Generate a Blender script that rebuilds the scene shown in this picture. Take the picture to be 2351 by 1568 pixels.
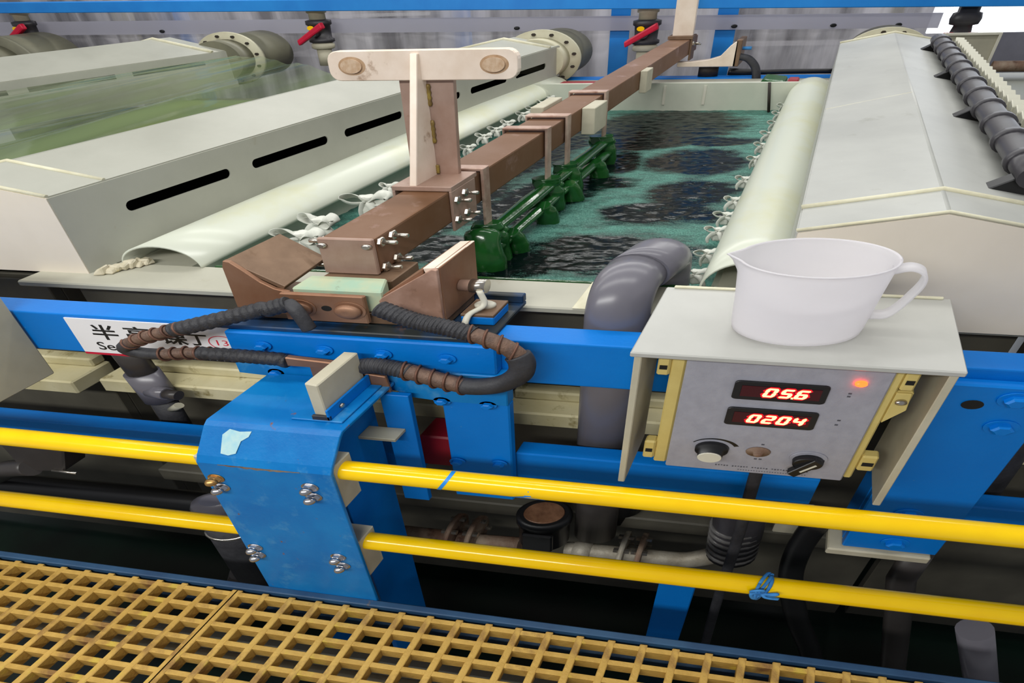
import bpy, bmesh, math, random
from mathutils import Vector, Matrix
random.seed(7)
R = math.radians
sc = bpy.context.scene
for o in list(bpy.data.objects): bpy.data.objects.remove(o)
COL = sc.collection

# ---------------------------------------------------------------- camera
cam = bpy.data.cameras.new('camera'); cam.sensor_width = 36; cam.lens = 1209.06 / 2351 * 36
cam.clip_start = .02; cam.clip_end = 60
co = bpy.data.objects.new('camera', cam); COL.objects.link(co); sc.camera = co
yaw, pitch, roll = R(-9.772), R(36.554), R(-2.453)
f0 = Vector((math.sin(yaw), math.cos(yaw), 0)); r0 = Vector((math.cos(yaw), -math.sin(yaw), 0)); zz = Vector((0, 0, 1))
fw = f0 * math.cos(pitch) - zz * math.sin(pitch); up = f0 * math.sin(pitch) + zz * math.cos(pitch)
rt = r0 * math.cos(roll) + up * math.sin(roll); uc = up * math.cos(roll) - r0 * math.sin(roll)
m = Matrix((rt, uc, -fw)).transposed().to_4x4(); m.translation = Vector((0, 0, 1.2)); co.matrix_world = m

# ---------------------------------------------------------------- world, lights, exposure
wd = bpy.data.worlds.new('hall'); sc.world = wd; wd.use_nodes = True
wd.node_tree.nodes['Background'].inputs[0].default_value = (.92, .94, 1.0, 1)
wd.node_tree.nodes['Background'].inputs[1].default_value = .30
sc.view_settings.view_transform = 'Standard'; sc.view_settings.look = 'None'
sc.view_settings.exposure = 0.0; sc.view_settings.gamma = 1.0; sc.view_settings.use_curve_mapping = False

# the tank line's plan: u runs along the walkway, v into the tanks (70.3 degrees to it), w is up
PH = R(70.313); CV, SV = math.cos(PH), math.sin(PH)
def P(u, v, w): return Vector((u + v * CV, v * SV, w))
def lamp(name, u, v, w, sx, sy, watt, rz=0, col=(1, .995, .96), tilt=0):
    l = bpy.data.lights.new(name, 'AREA'); l.shape = 'RECTANGLE'; l.size = sx; l.size_y = sy; l.energy = watt; l.color = col
    o = bpy.data.objects.new(name, l); COL.objects.link(o); o.location = P(u, v, w); o.rotation_euler = (tilt, 0, rz); return o
lamp('overhead_lamp', -1.2, -1.7, 2.55, 3.6, .22, 96, tilt=R(32))
lamp('overhead_lamp', -.6, .7, 2.9, 3.6, .20, 28)
lamp('overhead_lamp', -.4, 2.4, 3.0, 4.2, .20, 30)
lamp('overhead_lamp', -3.6, 2.4, 3.0, 3.0, .20, 20)
lamp('overhead_lamp', -1.5, 4.9, 2.9, 6.5, .20, 120)  # added lamp, unseen behind the curtain, to make the plastic glow

# ---------------------------------------------------------------- mesh building
KU = 1.75      # pipes and round things of this place read wider along u than along v or w
class MB:
    def __init__(s): s.v = []; s.f = []; s.sm = []
    def add(s, pts, faces, smooth=False):
        b = len(s.v); s.v += [tuple(p) for p in pts]
        for f in faces: s.f.append([b + i for i in f]); s.sm.append(smooth)
        return s
    def box(s, u0, u1, v0, v1, w0, w1):
        return s.hexa([(u0,v0,w0),(u1,v0,w0),(u1,v1,w0),(u0,v1,w0),(u0,v0,w1),(u1,v0,w1),(u1,v1,w1),(u0,v1,w1)])
    def hexa(s, p):
        return s.add(p, [(0,3,2,1),(4,5,6,7),(0,1,5,4),(1,2,6,5),(2,3,7,6),(3,0,4,7)])
    def prism(s, poly, ax, a0, a1, d=(0,0)):
        # poly: 2-D outline in the two other axes; ax: axis it is pushed along; d: sideways drift of the far end
        n = len(poly)
        def mk(p, a, e):
            x, y = p[0] + e * d[0], p[1] + e * d[1]
            return (a, x, y) if ax == 'u' else (x, a, y) if ax == 'v' else (x, y, a)
        pts = [mk(p, a0, 0) for p in poly] + [mk(p, a1, 1) for p in poly]
        return s.add(pts, [list(range(n))[::-1], [n + i for i in range(n)]] + [(i, (i+1) % n, n + (i+1) % n, n + i) for i in range(n)])
    def loft(s, rings, caps=True, closed=True, smooth=True):
        n = len(rings[0]); pts = [p for r in rings for p in r]; fs = []
        for k in range(len(rings) - 1):
            for i in range(n if closed else n - 1):
                j = (i + 1) % n; fs.append((k*n+i, k*n+j, (k+1)*n+j, (k+1)*n+i))
        s.add(pts, fs, smooth)
        if caps and closed:
            b = len(s.v) - len(pts)
            s.f.append([b + i for i in range(n)][::-1]); s.sm.append(False)
            s.f.append([b + (len(rings)-1)*n + i for i in range(n)]); s.sm.append(False)
        return s
    def tube(s, path, r, n=14, k=None, caps=True):
        # a round pipe along a path; the ring is round in (u/k, v, w)
        k = KU if k is None else k
        pp = [Vector((p[0] / k, p[1], p[2])) for p in path]; N = len(pp)
        rr = r if isinstance(r, (list, tuple)) else [r] * N
        rings = []; nrm = None
        for i in range(N):
            t = (pp[min(i+1, N-1)] - pp[max(i-1, 0)])
            if t.length < 1e-9: t = Vector((0, 0, 1))
            t.normalize()
            if nrm is None:
                a = Vector((0, 0, 1)) if abs(t.z) < .8 else Vector((0, 1, 0))
                nrm = (a - t * a.dot(t)).normalized()
            else:
                nrm = nrm - t * nrm.dot(t)
                nrm.normalize()
            bn = t.cross(nrm)
            ring = []
            for j in range(n):
                th = 2 * math.pi * j / n
                q = pp[i] + (nrm * math.cos(th) + bn * math.sin(th)) * rr[i]
                ring.append((q.x * k, q.y, q.z))
            rings.append(ring)
        return s.loft(rings, caps)
    def lathe(s, c, ax, prof, n=16, k=None, smooth=True, sgn=1):
        # prof: (radius, height along ax) ; closed at both ends
        k = KU if k is None else k; rings = []
        for r, h in prof:
            h *= sgn; ring = []
            for j in range(n):
                a = 2 * math.pi * j / n; x, y = r * math.cos(a), r * math.sin(a)
                ring.append((c[0]+x*k, c[1]+y, c[2]+h) if ax == 'w' else (c[0]+x*k, c[1]+h, c[2]+y) if ax == 'v' else (c[0]+h, c[1]+x, c[2]+y))
            rings.append(ring)
        return s.loft(rings, True, True, smooth)
    def grid(s, nu, nv, fn, smooth=True):
        pts = [fn(i / (nu - 1), j / (nv - 1)) for j in range(nv) for i in range(nu)]
        return s.add(pts, [(j*nu+i, j*nu+i+1, (j+1)*nu+i+1, (j+1)*nu+i) for j in range(nv-1) for i in range(nu-1)], smooth)
    def build(s, name, mt, par=None, bevel=0, thick=0, base=None, seg=1, attr=None):
        W = [P(*p) for p in s.v]
        if base is None and par is None:
            base = Vector((sum(p.x for p in W) / len(W), sum(p.y for p in W) / len(W), min(p.z for p in W)))
        elif base is not None: base = P(*base)
        org = base if par is None else ROOT[par.name]
        me = bpy.data.meshes.new(name); me.from_pydata([p - org for p in W], [], s.f)
        for pl, q in zip(me.polygons, s.sm): pl.use_smooth = q
        bm = bmesh.new(); bm.from_mesh(me)
        if thick == 0: bmesh.ops.recalc_face_normals(bm, faces=bm.faces)
        if bevel:
            es = [e for e in bm.edges if len(e.link_faces) == 2 and e.calc_face_angle(0) > .5]
            if es: bmesh.ops.bevel(bm, geom=es, offset=bevel, segments=seg, affect='EDGES', clamp_overlap=True, profile=.6)
        bm.to_mesh(me); bm.free()
        if attr is not None:
            a = me.attributes.new(attr[0], 'FLOAT', 'POINT'); a.data.foreach_set('value', attr[1])
        me.materials.append(M[mt])
        o = bpy.data.objects.new(name, me); COL.objects.link(o)
        if par is None: o.location = org; ROOT[o.name] = org
        else: o.parent = par; ROOT[o.name] = org
        if thick:
            md = o.modifiers.new('sheet', 'SOLIDIFY'); md.thickness = thick; md.offset = 0
        return o
ROOT = {}
def tag(o, label=None, cat=None, group=None, kind=None):
    if label: o['label'] = label
    if cat: o['category'] = cat
    if group: o['group'] = group
    if kind: o['kind'] = kind
    return o
def thing(name, label, cat, u, v, w, group=None):
    o = bpy.data.objects.new(name, None); COL.objects.link(o); o.location = P(u, v, w); o.empty_display_size = .05
    ROOT[o.name] = P(u, v, w); return tag(o, label, cat, group)
def inst(o, du, dv, dw, par=None):
    # one more of the same piece, sharing its mesh
    c = o.copy(); COL.objects.link(c); d = P(du, dv, dw)
    if par is None: c.parent = o.parent; c.location = o.location + d
    else: c.parent = par; c.location = o.location + d
    ROOT[c.name] = ROOT[o.name] + d
    return c
def inst_tree(root, du, dv, dw, label=None):
    c = root.copy(); COL.objects.link(c); d = P(du, dv, dw); c.location = root.location + d; ROOT[c.name] = ROOT[root.name] + d
    if label: c['label'] = label
    for ch in list(root.children):
        k = ch.copy(); COL.objects.link(k); k.parent = c; ROOT[k.name] = ROOT[ch.name] + d
        for g in list(ch.children):
            e = g.copy(); COL.objects.link(e); e.parent = k; ROOT[e.name] = ROOT[g.name] + d
    return c
def struct(o): o['kind'] = 'structure'; return o
def arc(c, r0_, a0, a1, n, plane):
    out = []
    for i in range(n + 1):
        a = R(a0 + (a1 - a0) * i / n); x, y = r0_ * math.cos(a), r0_ * math.sin(a)
        out.append((c[0], c[1] + x, c[2] + y) if plane == 'vw' else (c[0] + x, c[1], c[2] + y) if plane == 'uw' else (c[0] + x, c[1] + y, c[2]))
    return out
def smooth_path(pts, n=8):
    out = []; L = [Vector(p) for p in pts]; L = [2*L[0]-L[1]] + L + [2*L[-1]-L[-2]]
    for i in range(1, len(L) - 2):
        a, b, c, d = L[i-1:i+3]
        for k in range(n):
            t = k / n
            out.append(tuple(.5 * ((2*b) + (c-a)*t + (2*a-5*b+4*c-d)*t*t + (3*b-a-3*c+d)*t**3)))
    out.append(tuple(L[-2])); return out
def glyphs(txt, size, bold=0):
    cu = bpy.data.curves.new('glyphs', 'FONT'); cu.body = txt; cu.size = size; cu.resolution_u = 4; cu.offset = bold
    o = bpy.data.objects.new('glyphs', cu); COL.objects.link(o); bpy.context.view_layer.update()
    me = bpy.data.meshes.new_from_object(o); vs = [tuple(v.co) for v in me.vertices]; fs = [list(p.vertices) for p in me.polygons]
    bpy.data.objects.remove(o); bpy.data.curves.remove(cu); bpy.data.meshes.remove(me); return vs, fs
def write(txt, size, u, v, w, ku=1.7, slant=0, bold=0):
    vs, fs = glyphs(txt, size, bold); b = MB()
    return b.add([(u + x * ku + y * slant, v, w + y) for x, y, z in vs], fs)

# ---------------------------------------------------------------- materials
def lin(c): return tuple(((x/255)/12.92 if x/255 <= .04045 else ((x/255+.055)/1.055)**2.4) for x in c) + (1,)
M = {}
def mat(name, c1, c2=None, scale=9, rough=.5, metal=0, bump=0, bscale=70, stain=None, spec=.5, lo=.35, hi=.65, wear=None, extra=None):
    mt = bpy.data.materials.new(name); mt.use_nodes = True; nt = mt.node_tree; N, L = nt.nodes, nt.links
    b = N['Principled BSDF']; b.inputs['Roughness'].default_value = rough; b.inputs['Metallic'].default_value = metal
    b.inputs['Specular IOR Level'].default_value = spec
    tc = N.new('ShaderNodeTexCoord')
    def noise(sc_, det=5, rgh=.6):
        n = N.new('ShaderNodeTexNoise'); n.inputs['Scale'].default_value = sc_; n.inputs['Detail'].default_value = det; n.inputs['Roughness'].default_value = rgh
        L.new(tc.outputs['Object'], n.inputs['Vector']); return n.outputs['Fac']
    def ramp(src, a, z):
        r = N.new('ShaderNodeMapRange'); r.inputs[1].default_value = a; r.inputs[2].default_value = z; L.new(src, r.inputs[0]); return r.outputs[0]
    def mix(fac, a, z):
        x = N.new('ShaderNodeMix'); x.data_type = 'RGBA'; L.new(fac, x.inputs[0])
        for q, i in ((a, 6), (z, 7)):
            if isinstance(q, tuple): x.inputs[i].default_value = q
            else: L.new(q, x.inputs[i])
        return x.outputs[2]
    col = lin(c1)
    if c2: col = mix(ramp(noise(scale), lo, hi), lin(c1), lin(c2))
    for st in ([stain] if stain and not isinstance(stain, list) else stain or []):
        col = mix(ramp(noise(st[1], 8, .65), st[2], st[3]), col, lin(st[0]))
    if isinstance(col, tuple): b.inputs['Base Color'].default_value = col
    else: L.new(col, b.inputs['Base Color'])
    if bump:
        bn = N.new('ShaderNodeBump'); bn.inputs['Strength'].default_value = bump; bn.inputs['Distance'].default_value = .004
        L.new(noise(bscale, 4), bn.inputs['Height']); L.new(bn.outputs[0], b.inputs['Normal'])
    M[name] = mt
    if extra: extra(nt, b, tc, mix, ramp, noise)
    return mt
mat('blue', (0, 114, 204), (4, 122, 212), 5, .42, spec=.25, bump=.12, bscale=120, stain=[((90, 150, 190), 60, .70, .78)])
mat('blue_post', (0, 106, 180), (14, 126, 196), 7, .40, spec=.25, bump=.10, bscale=140, stain=[((96, 160, 196), 11, .56, .80), ((120, 82, 52), 26, .66, .71)])
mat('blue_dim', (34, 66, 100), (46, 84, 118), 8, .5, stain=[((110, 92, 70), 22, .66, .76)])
mat('blue_grime', (10, 60, 104), (34, 40, 40), 6, .5, lo=.42, hi=.58, stain=[((96, 66, 40), 16, .62, .72)])
mat('hood_white', (186, 186, 180), (176, 176, 170), 5, .35)
mat('end_beige', (232, 222, 206), (224, 214, 198), 4, .42, stain=[((170, 160, 140), 9, .68, .8)])
mat('blue_far', (30, 140, 225), (22, 128, 215), 5, .45)
mat('pale_patch', (186, 214, 210), (150, 200, 214), 40, .55)
mat('yellow', (255, 210, 2), (250, 200, 0), 8, .16, stain=[((170, 120, 90), 34, .735, .75)])
mat('beige', (184, 182, 166), (172, 170, 154), 4, .45, bump=.03, stain=[((165, 160, 140), 11, .62, .75)])
mat('beige_hood', (172, 172, 160), (162, 162, 150), 4, .42, bump=.04, stain=[((150, 140, 115), 9, .66, .78)])
mat('grey_hood', (180, 181, 175), (166, 167, 162), 4, .40, bump=.04, stain=[((140, 140, 130), 10, .62, .8), ((225, 225, 220), 28, .72, .76)])
mat('weld', (222, 218, 192), (208, 202, 172), 20, .5, bump=.3)
mat('cream_pipe', (206, 210, 194), (200, 198, 152), 3, .30, lo=.52, hi=.80, bump=.02)
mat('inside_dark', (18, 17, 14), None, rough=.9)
mat('pp_block', (196, 190, 168), (182, 175, 152), 12, .55, stain=[((90, 82, 62), 16, .70, .82)])
mat('ledge', (206, 198, 162), (188, 178, 136), 8, .6, stain=[((122, 106, 48), 20, .58, .72)])
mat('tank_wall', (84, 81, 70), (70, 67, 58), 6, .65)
mat('tank_inside', (206, 208, 192), (192, 196, 180), 5, .3)
mat('copper', (140, 98, 72), (154, 118, 94), 7, .5, .5, bump=.08, bscale=90, stain=[((96, 66, 44), 14, .6, .75)])
mat('copper_bright', (176, 150, 136), (156, 126, 110), 10, .45, .3, bump=.06, stain=[((140, 104, 86), 24, .62, .74)])
mat('copper_shiny', (216, 178, 160), (172, 134, 114), 6, .34, .35, lo=.4, hi=.6, bump=.1, bscale=30, stain=[((124, 92, 72), 13, .60, .70)])
mat('copper_bar', (130, 98, 76), (118, 82, 54), 5, .5, .3, bump=.06, stain=[((152, 122, 110), 9, .6, .72)])
mat('copper_dull', (134, 108, 86), (114, 90, 70), 12, .5, .35, bump=.1, stain=[((104, 78, 52), 18, .58, .72)])
mat('tin_plate', (246, 230, 214), (230, 210, 190), 10, .42, .2, stain=[((150, 112, 76), 14, .64, .76)])
mat('verdigris', (160, 190, 166), (186, 190, 156), 16, .75, stain=[((120, 92, 60), 24, .62, .74)])
mat('worn_tan', (168, 134, 100), (190, 160, 128), 60, .5, .1)
mat('worn_light', (206, 180, 152), (184, 150, 116), 90, .5, .1, lo=.4, hi=.7)
mat('weld_gold', (168, 146, 70), (120, 96, 54), 40, .5, .3)
mat('strap', (220, 194, 178), (178, 142, 126), 14, .40, .5, stain=[((140, 96, 78), 20, .6, .74)])
mat('steel', (205, 200, 190), (180, 172, 160), 30, .25, .95)
mat('nut', (196, 196, 198), (176, 176, 180), 30, .22, .95)
mat('brass', (190, 150, 92), (170, 130, 78), 30, .35, .8)
mat('rubber', (38, 38, 42), (54, 54, 58), 30, .6, bump=.25, bscale=120)
mat('tape', (34, 34, 38), (50, 50, 54), 50, .55, bump=.5, bscale=160)
mat('braid', (118, 92, 76), (90, 70, 60), 60, .55, .2, bump=.4, bscale=200)
mat('rust_wire', (116, 82, 66), (92, 62, 50), 60, .55, .4)
mat('pvc_grey', (112, 110, 118), (104, 102, 110), 5, .28)
mat('pvc_dark', (62, 58, 56), (52, 48, 46), 6, .4)
mat('rack_green', (30, 86, 34), (20, 66, 28), 18, .14, bump=.1, bscale=40)
mat('cloth', (222, 222, 212), (190, 194, 182), 18, .85, bump=.15, bscale=60, stain=[((110, 150, 128), 14, .66, .78)])
mat('plastic_white', (214, 212, 196), (204, 200, 184), 10, .45)
mat('panel_grey', (164, 164, 174), (154, 154, 164), 40, .55, bump=.12, bscale=400)
mat('case_yellow', (214, 194, 120), (200, 178, 104), 14, .5)
mat('black', (20, 20, 22), None, rough=.42)
mat('black_glossy', (16, 13, 14), None, rough=.18)
mat('mark', (84, 84, 92), None, rough=.7)
mat('ink', (14, 14, 16), None, rough=.6)
mat('red_ink', (212, 28, 62), None, rough=.6)
mat('red', (206, 16, 58), (190, 10, 48), 10, .4)
mat('red_dark', (150, 16, 40), (130, 12, 32), 10, .5)
mat('sign_white', (232, 232, 236), None, rough=.35)
mat('grating', (208, 168, 84), (186, 146, 66), 14, .62, bump=.35, bscale=160, stain=[((126, 88, 48), 9, .56, .72), ((206, 180, 64), 13, .62, .72)])
mat('floor_wet', (14, 34, 26), (10, 18, 16), 3, .22, bump=.05, bscale=6)
mat('dark_steel', (40, 36, 32), (60, 50, 42), 18, .6, .3, bump=.2)
mat('rusty', (122, 92, 74), (150, 134, 116), 16, .7, .2, bump=.4, bscale=90, stain=[((70, 42, 28), 12, .56, .68)])
mat('galv', (172, 166, 152), (146, 138, 122), 22, .6, .3, bump=.3, bscale=120)
mat('meter_glass', (126, 92, 70), (90, 62, 46), 26, .2)
mat('flange', (198, 194, 168), (184, 178, 150), 8, .5, stain=[((110, 100, 70), 16, .66, .78)])
mat('drum', (118, 116, 96), (100, 98, 82), 5, .5)
mat('pale_grey', (176, 172, 152), (160, 156, 138), 6, .5)
mat('tabs', (206, 204, 186), (190, 188, 170), 10, .5)
mat('wall_grey', (96, 94, 98), (66, 64, 70), 1.2, .8)
mat('solution_olive', (126, 140, 60), (70, 96, 84), 1.3, .4)
mat('cover_olive', (98, 98, 82), (84, 86, 70), 4, .5)
mat('string_blue', (40, 118, 190), (70, 150, 210), 30, .7)
mat('sealant', (206, 198, 176), (190, 180, 150), 30, .6, stain=[((184, 164, 60), 22, .62, .68)])
mat('dark_fit', (64, 62, 66), (52, 50, 54), 10, .4)

def emis(name, c, s, base=(20, 4, 4)):
    mt = mat(name, base, rough=.3); b = mt.node_tree.nodes['Principled BSDF']
    b.inputs['Emission Color'].default_value = lin(c); b.inputs['Emission Strength'].default_value = s
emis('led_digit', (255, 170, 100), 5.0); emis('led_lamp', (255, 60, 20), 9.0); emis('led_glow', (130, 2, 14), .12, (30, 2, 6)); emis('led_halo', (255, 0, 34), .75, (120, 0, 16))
emis('daylight', (240, 246, 255), 2.6, (200, 200, 200))

def trans(name, c, fac, rough=.4, tint=None, alpha=1.0, bump=0, bscale=20, sheen=.5, streak=None):
    # thin plastic: part of the light passes, part is scattered
    mt = mat(name, c, rough=rough, bump=bump, bscale=bscale, spec=sheen); nt = mt.node_tree; N, L = nt.nodes, nt.links
    b = N['Principled BSDF']; out = N['Material Output']; t = N.new('ShaderNodeBsdfTranslucent'); t.inputs[0].default_value = lin(tint or c)
    mx = N.new('ShaderNodeMixShader'); mx.inputs[0].default_value = fac; L.new(b.outputs[0], mx.inputs[1]); L.new(t.outputs[0], mx.inputs[2])
    src = mx.outputs[0]
    if alpha < 1:
        tp = N.new('ShaderNodeBsdfTransparent'); m2 = N.new('ShaderNodeMixShader'); m2.inputs[0].default_value = alpha
        if streak:
            # opacity streaks: dirty plastic, with the curtain's bright folds and reflections put in
            tc = N['Texture Coordinate']; mp = N.new('ShaderNodeMapping'); mp.inputs['Scale'].default_value = streak; L.new(tc.outputs['Object'], mp.inputs[0])
            nz = N.new('ShaderNodeTexNoise'); nz.inputs['Scale'].default_value = 1; nz.inputs['Detail'].default_value = 5; L.new(mp.outputs[0], nz.inputs['Vector'])
            mr = N.new('ShaderNodeMapRange'); mr.inputs[1].default_value = .35; mr.inputs[2].default_value = .65; mr.inputs[3].default_value = alpha - .38; mr.inputs[4].default_value = min(1, alpha + .28)
            L.new(nz.outputs['Fac'], mr.inputs[0]); L.new(mr.outputs[0], m2.inputs[0])
        L.new(tp.outputs[0], m2.inputs[1]); L.new(src, m2.inputs[2]); src = m2.outputs[0]
    L.new(src, out.inputs[0]); return mt
trans('jug_plastic', (248, 246, 248), .55, .35, alpha=.80)
trans('curtain', (224, 221, 226), .5, .22, alpha=.66, bump=.25, bscale=14, sheen=.8, streak=(7, 7, 1.2))
trans('curtain_band', (206, 204, 214), .4, .25, alpha=.8, sheen=.8)
trans('film', (140, 158, 112), .3, .10, alpha=.52, bump=.15, bscale=6, sheen=.9, streak=(3, 1.2, 1))
trans('stretch_film', (150, 148, 146), .2, .12, alpha=.45, sheen=1.0)

def water_mat(nt, b, tc, mix, ramp, noise):
    N, L = nt.nodes, nt.links
    at = N.new('ShaderNodeAttribute'); at.attribute_name = 'foam'
    mq = N.new('ShaderNodeMapping'); mq.inputs['Scale'].default_value = (9, 26, 20); L.new(tc.outputs['Object'], mq.inputs[0])
    nq = N.new('ShaderNodeTexNoise'); nq.inputs['Scale'].default_value = 1; nq.inputs['Detail'].default_value = 8; nq.inputs['Roughness'].default_value = .7; L.new(mq.outputs[0], nq.inputs['Vector'])
    n1 = nq.outputs['Fac']; n2 = noise(210, 4, .75)
    def mth(op, a, z):
        x = N.new('ShaderNodeMath'); x.operation = op
        for i, q in enumerate((a, z)):
            if isinstance(q, (int, float)): x.inputs[i].default_value = q
            else: L.new(q, x.inputs[i])
        return x.outputs[0]
    k = mth('ADD', at.outputs['Fac'], mth('MULTIPLY', mth('SUBTRACT', n1, .5), 2.5))
    k = mth('ADD', k, mth('MULTIPLY', mth('SUBTRACT', n2, .5), .9))
    fac = ramp(k, .22, 1.20)
    L.new(mix(fac, lin((4, 15, 14)), mix(ramp(n2, .3, .7), lin((34, 94, 82)), lin((108, 156, 142)))), b.inputs['Base Color'])
    r = N.new('ShaderNodeMapRange'); r.inputs[3].default_value = .16; r.inputs[4].default_value = .6; b.inputs['Specular IOR Level'].default_value = .14; L.new(fac, r.inputs[0]); L.new(r.outputs[0], b.inputs['Roughness'])
    bp = N.new('ShaderNodeBump'); bp.inputs['Strength'].default_value = .4; bp.inputs['Distance'].default_value = .004
    mp = N.new('ShaderNodeMapping'); mp.inputs['Scale'].default_value = (26, 70, 40); L.new(tc.outputs['Object'], mp.inputs[0])
    nb = N.new('ShaderNodeTexNoise'); nb.inputs['Scale'].default_value = 1; nb.inputs['Detail'].default_value = 4; L.new(mp.outputs[0], nb.inputs['Vector'])
    L.new(nb.outputs['Fac'], bp.inputs['Height']); L.new(bp.outputs[0], b.inputs['Normal'])
mat('water', (6, 16, 15), rough=.12, extra=water_mat)

#STRUCTURE
# ================================================================ setting
struct(MB().box(-7, 4, -.3, 7, -.72, -.60).build('floor', 'floor_wet'))
struct(MB().box(-9, 4, 6.0, 6.1, -.6, 3.4).build('wall_back', 'wall_grey'))

# ---- walkway grating: two panels, every bar a piece of its own
def grating(label, ua, ub, v0, v1):
    t = thing('walkway_grating', label, 'grating', (ua+ub)/2, v1, -.04, 'yellow grating panels of the walkway')
    n = max(2, round((ub - ua) / .0672)); st = (ub - ua) / n; h = .034
    pv = [(-.0082, 0), (.0082, 0), (.0058, -h), (-.0058, -h)]
    bar = None
    for i in range(n + 1):
        u = ua + i * st
        if bar is None:
            b = MB().prism([(u + x, w) for x, w in pv], 'v', v0, v1 + .004); bar = b.build('long_bar', 'grating', t, .0015)
        else: inst(bar, u - ua, 0, 0)
    pu = [(-.0052, -.0008), (.0052, -.0008), (.0035, -h), (-.0035, -h)]; cb = None; v = v1 - .006; vs = v
    while v > v0:
        if cb is None: cb = MB().prism([(v + x, w) for x, w in pu], 'u', ua, ub).build('cross_bar', 'grating', t, .001)
        else: inst(cb, 0, v - vs, 0)
        v -= .0372
grating('yellow grating panel at the lower left, left of the long seam', -.979 - .0672 * 12, -.979 - .004, .2, .578)
grating('yellow grating panel in front of the blue post, right of the long seam', -.973, -.973 + .0672 * 30, .2, .578)
# things glimpsed beneath the grating
k = MB().box(-2.2, 1.4, .585, .60, -.07, .004); k.box(-2.2, 1.4, .57, .60, -.075, -.06)
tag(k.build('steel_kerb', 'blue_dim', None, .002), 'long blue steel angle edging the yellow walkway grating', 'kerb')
for i, (v, lb) in enumerate(((.50, 'blue steel joist under the walkway grating, nearer the tanks'), (.30, 'blue steel joist under the walkway grating, nearer the camera'))):
    b = MB().box(-2.1, 1.2, v, v + .012, -.16, -.036); b.box(-2.1, 1.2, v - .022, v + .034, -.17, -.16)
    tag(b.build('floor_joist', 'blue' if i else 'pale_grey', None, .002), lb, 'joist', 'joists under the walkway')

# ================================================================ upper and lower long beams
def channel(name, label, u0, u1, v0, v1, w0, w1, mt='blue', slope=0):
    pr = [(v0, w0), (v0, w1), (v1, w1), (v1, w1 - .012), (v0 + .012, w1 - .012), (v0 + .012, w0 + .012), (v1, w0 + .012), (v1, w0)]
    b = MB().prism(pr, 'u', u0, u1, (0, slope)); o = b.build(name, mt, None, .003, seg=2)
    return tag(o, label, 'beam', 'blue channel beams of the tank frame')
channel('channel_beam', 'long blue upper channel beam across the front of the tanks', -2.3, 1.3, .83, .885, .512, .614)
channel('channel_beam', 'blue lower channel beam behind the yellow rails, left of the post', -2.4, -.66, .835, .875, .185, .256)
channel('channel_beam', 'blue lower channel beam under the control box, right of the post', -.42, .22, .835, .875, .215, .297)
channel('channel_beam', 'short blue lower channel beam right of the broad bolted post', .51, 1.3, .85, .89, .17, .24)

# gusset plate bolted to the upper beam, with a leg at its right
g = thing('gusset_plate', 'blue bolted plate under the copper saddle with a leg reaching down', 'bracket', -.5, .82, .2)
MB().box(-.985, -.435, .806, .829, .545, .612).build('upper_plate', 'blue', g, .003)
MB().prism([(-.985, .507), (-.64, .487), (-.64, .475), (-.555, .468), (-.415, .468), (-.415, .545), (-.985, .545)], 'v', .802, .829).build('lower_plate', 'blue_post', g, .002)
MB().box(-.555, -.415, .808, .829, .16, .468).build('leg', 'blue', g, .003)
hb = None
for u, w in ((-.906, .583), (-.776, .582), (-.655, .581), (-.528, .580), (-.550, .470), (-.455, .468), (-.899, .515), (-.536, .286), (-.441, .291), (-.51, .235)):
    if hb is None:
        b = MB().lathe((u, .805, w), 'v', [(.0105, 0), (.0105, -.003)], 14); b.lathe((u, .802, w), 'v', [(.0072, 0), (.0072, -.007), (.005, -.009)], 6, smooth=False)
        hb = b.build('hex_bolt', 'blue', g); h0 = (u, w)
    else: inst(hb, u - h0[0], 0, w - h0[1])
# bracket the saddle stands on
s = thing('saddle_bracket', 'blue steel channel under the copper saddle, rust and grime on top', 'bracket', -.73, .88, .612)
MB().box(-1.0, -.45, .815, .97, .612, .622).build('base_plate', 'blue_grime', s, .002)
MB().box(-1.0, -.45, .955, .97, .622, .640).build('back_rib', 'blue_grime', s, .002)
MB().box(-.53, -.465, .865, .925, .622, .640).build('pad_block', 'blue', s, .002)
MB().box(-.53, -.465, .865, .925, .640, .646).build('fibre_pad', 'copper_dull', s, .001)
MB().lathe((-.497, .897, .646), 'w', [(.012, 0), (.012, .006), (.009, .009)], 18).build('plastic_bolt', 'plastic_white', s)

# ================================================================ folded blue post
p = thing('railing_post', 'broad folded blue steel post with domed nuts, carrying the yellow rails', 'post', -.775, .61, -.08)
prof = [(.5987, -.06), (.5987, .448), (.606, .462), (.641, .508), (.650, .515), (.80, .515)]
th = .007
inner = [(.5987+th, -.06), (.5987+th, .446), (.611, .457), (.645, .502), (.652, .508), (.80, .508)]
MB().prism(prof + inner[::-1], 'u', -.912, -.642).build('folded_plate', 'blue_post', p, .0012)
MB().box(-.905, -.897, .665, .78, -.5, .500).build('side_web', 'blue', p, .001)
MB().box(-.715, -.700, .665, .800, -.5, .507).build('inner_web', 'blue', p, .001)
MB().box(-.66, -.60, .775, .787, .17, .50).build('stiffener', 'blue', p, .001)
MB().box(-.70, -.62, .74, .775, .40, .408).build('small_shelf', 'pale_grey', p, .001)
b = MB()
pp = [(-.872, .0), (-.866, .038), (-.80, .042), (-.806, .018), (-.818, .004), (-.825, -.002)]
b2 = MB().add([(u, .606 + .0375*(t/.05)-.0004, .465 + .047*(t/.05)) for u, t in ((-.862, .004), (-.868, .034), (-.856, .044), (-.835, .041), (-.812, .043), (-.815, .034), (-.828, .026), (-.832, .006), (-.846, .002))], [list(range(9))[::-1]])
tag(b2.build('paint_patch', 'pale_patch', p), 'pale primer showing through the blue paint')
rs = random.Random(4); e0, e1 = [], []
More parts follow.
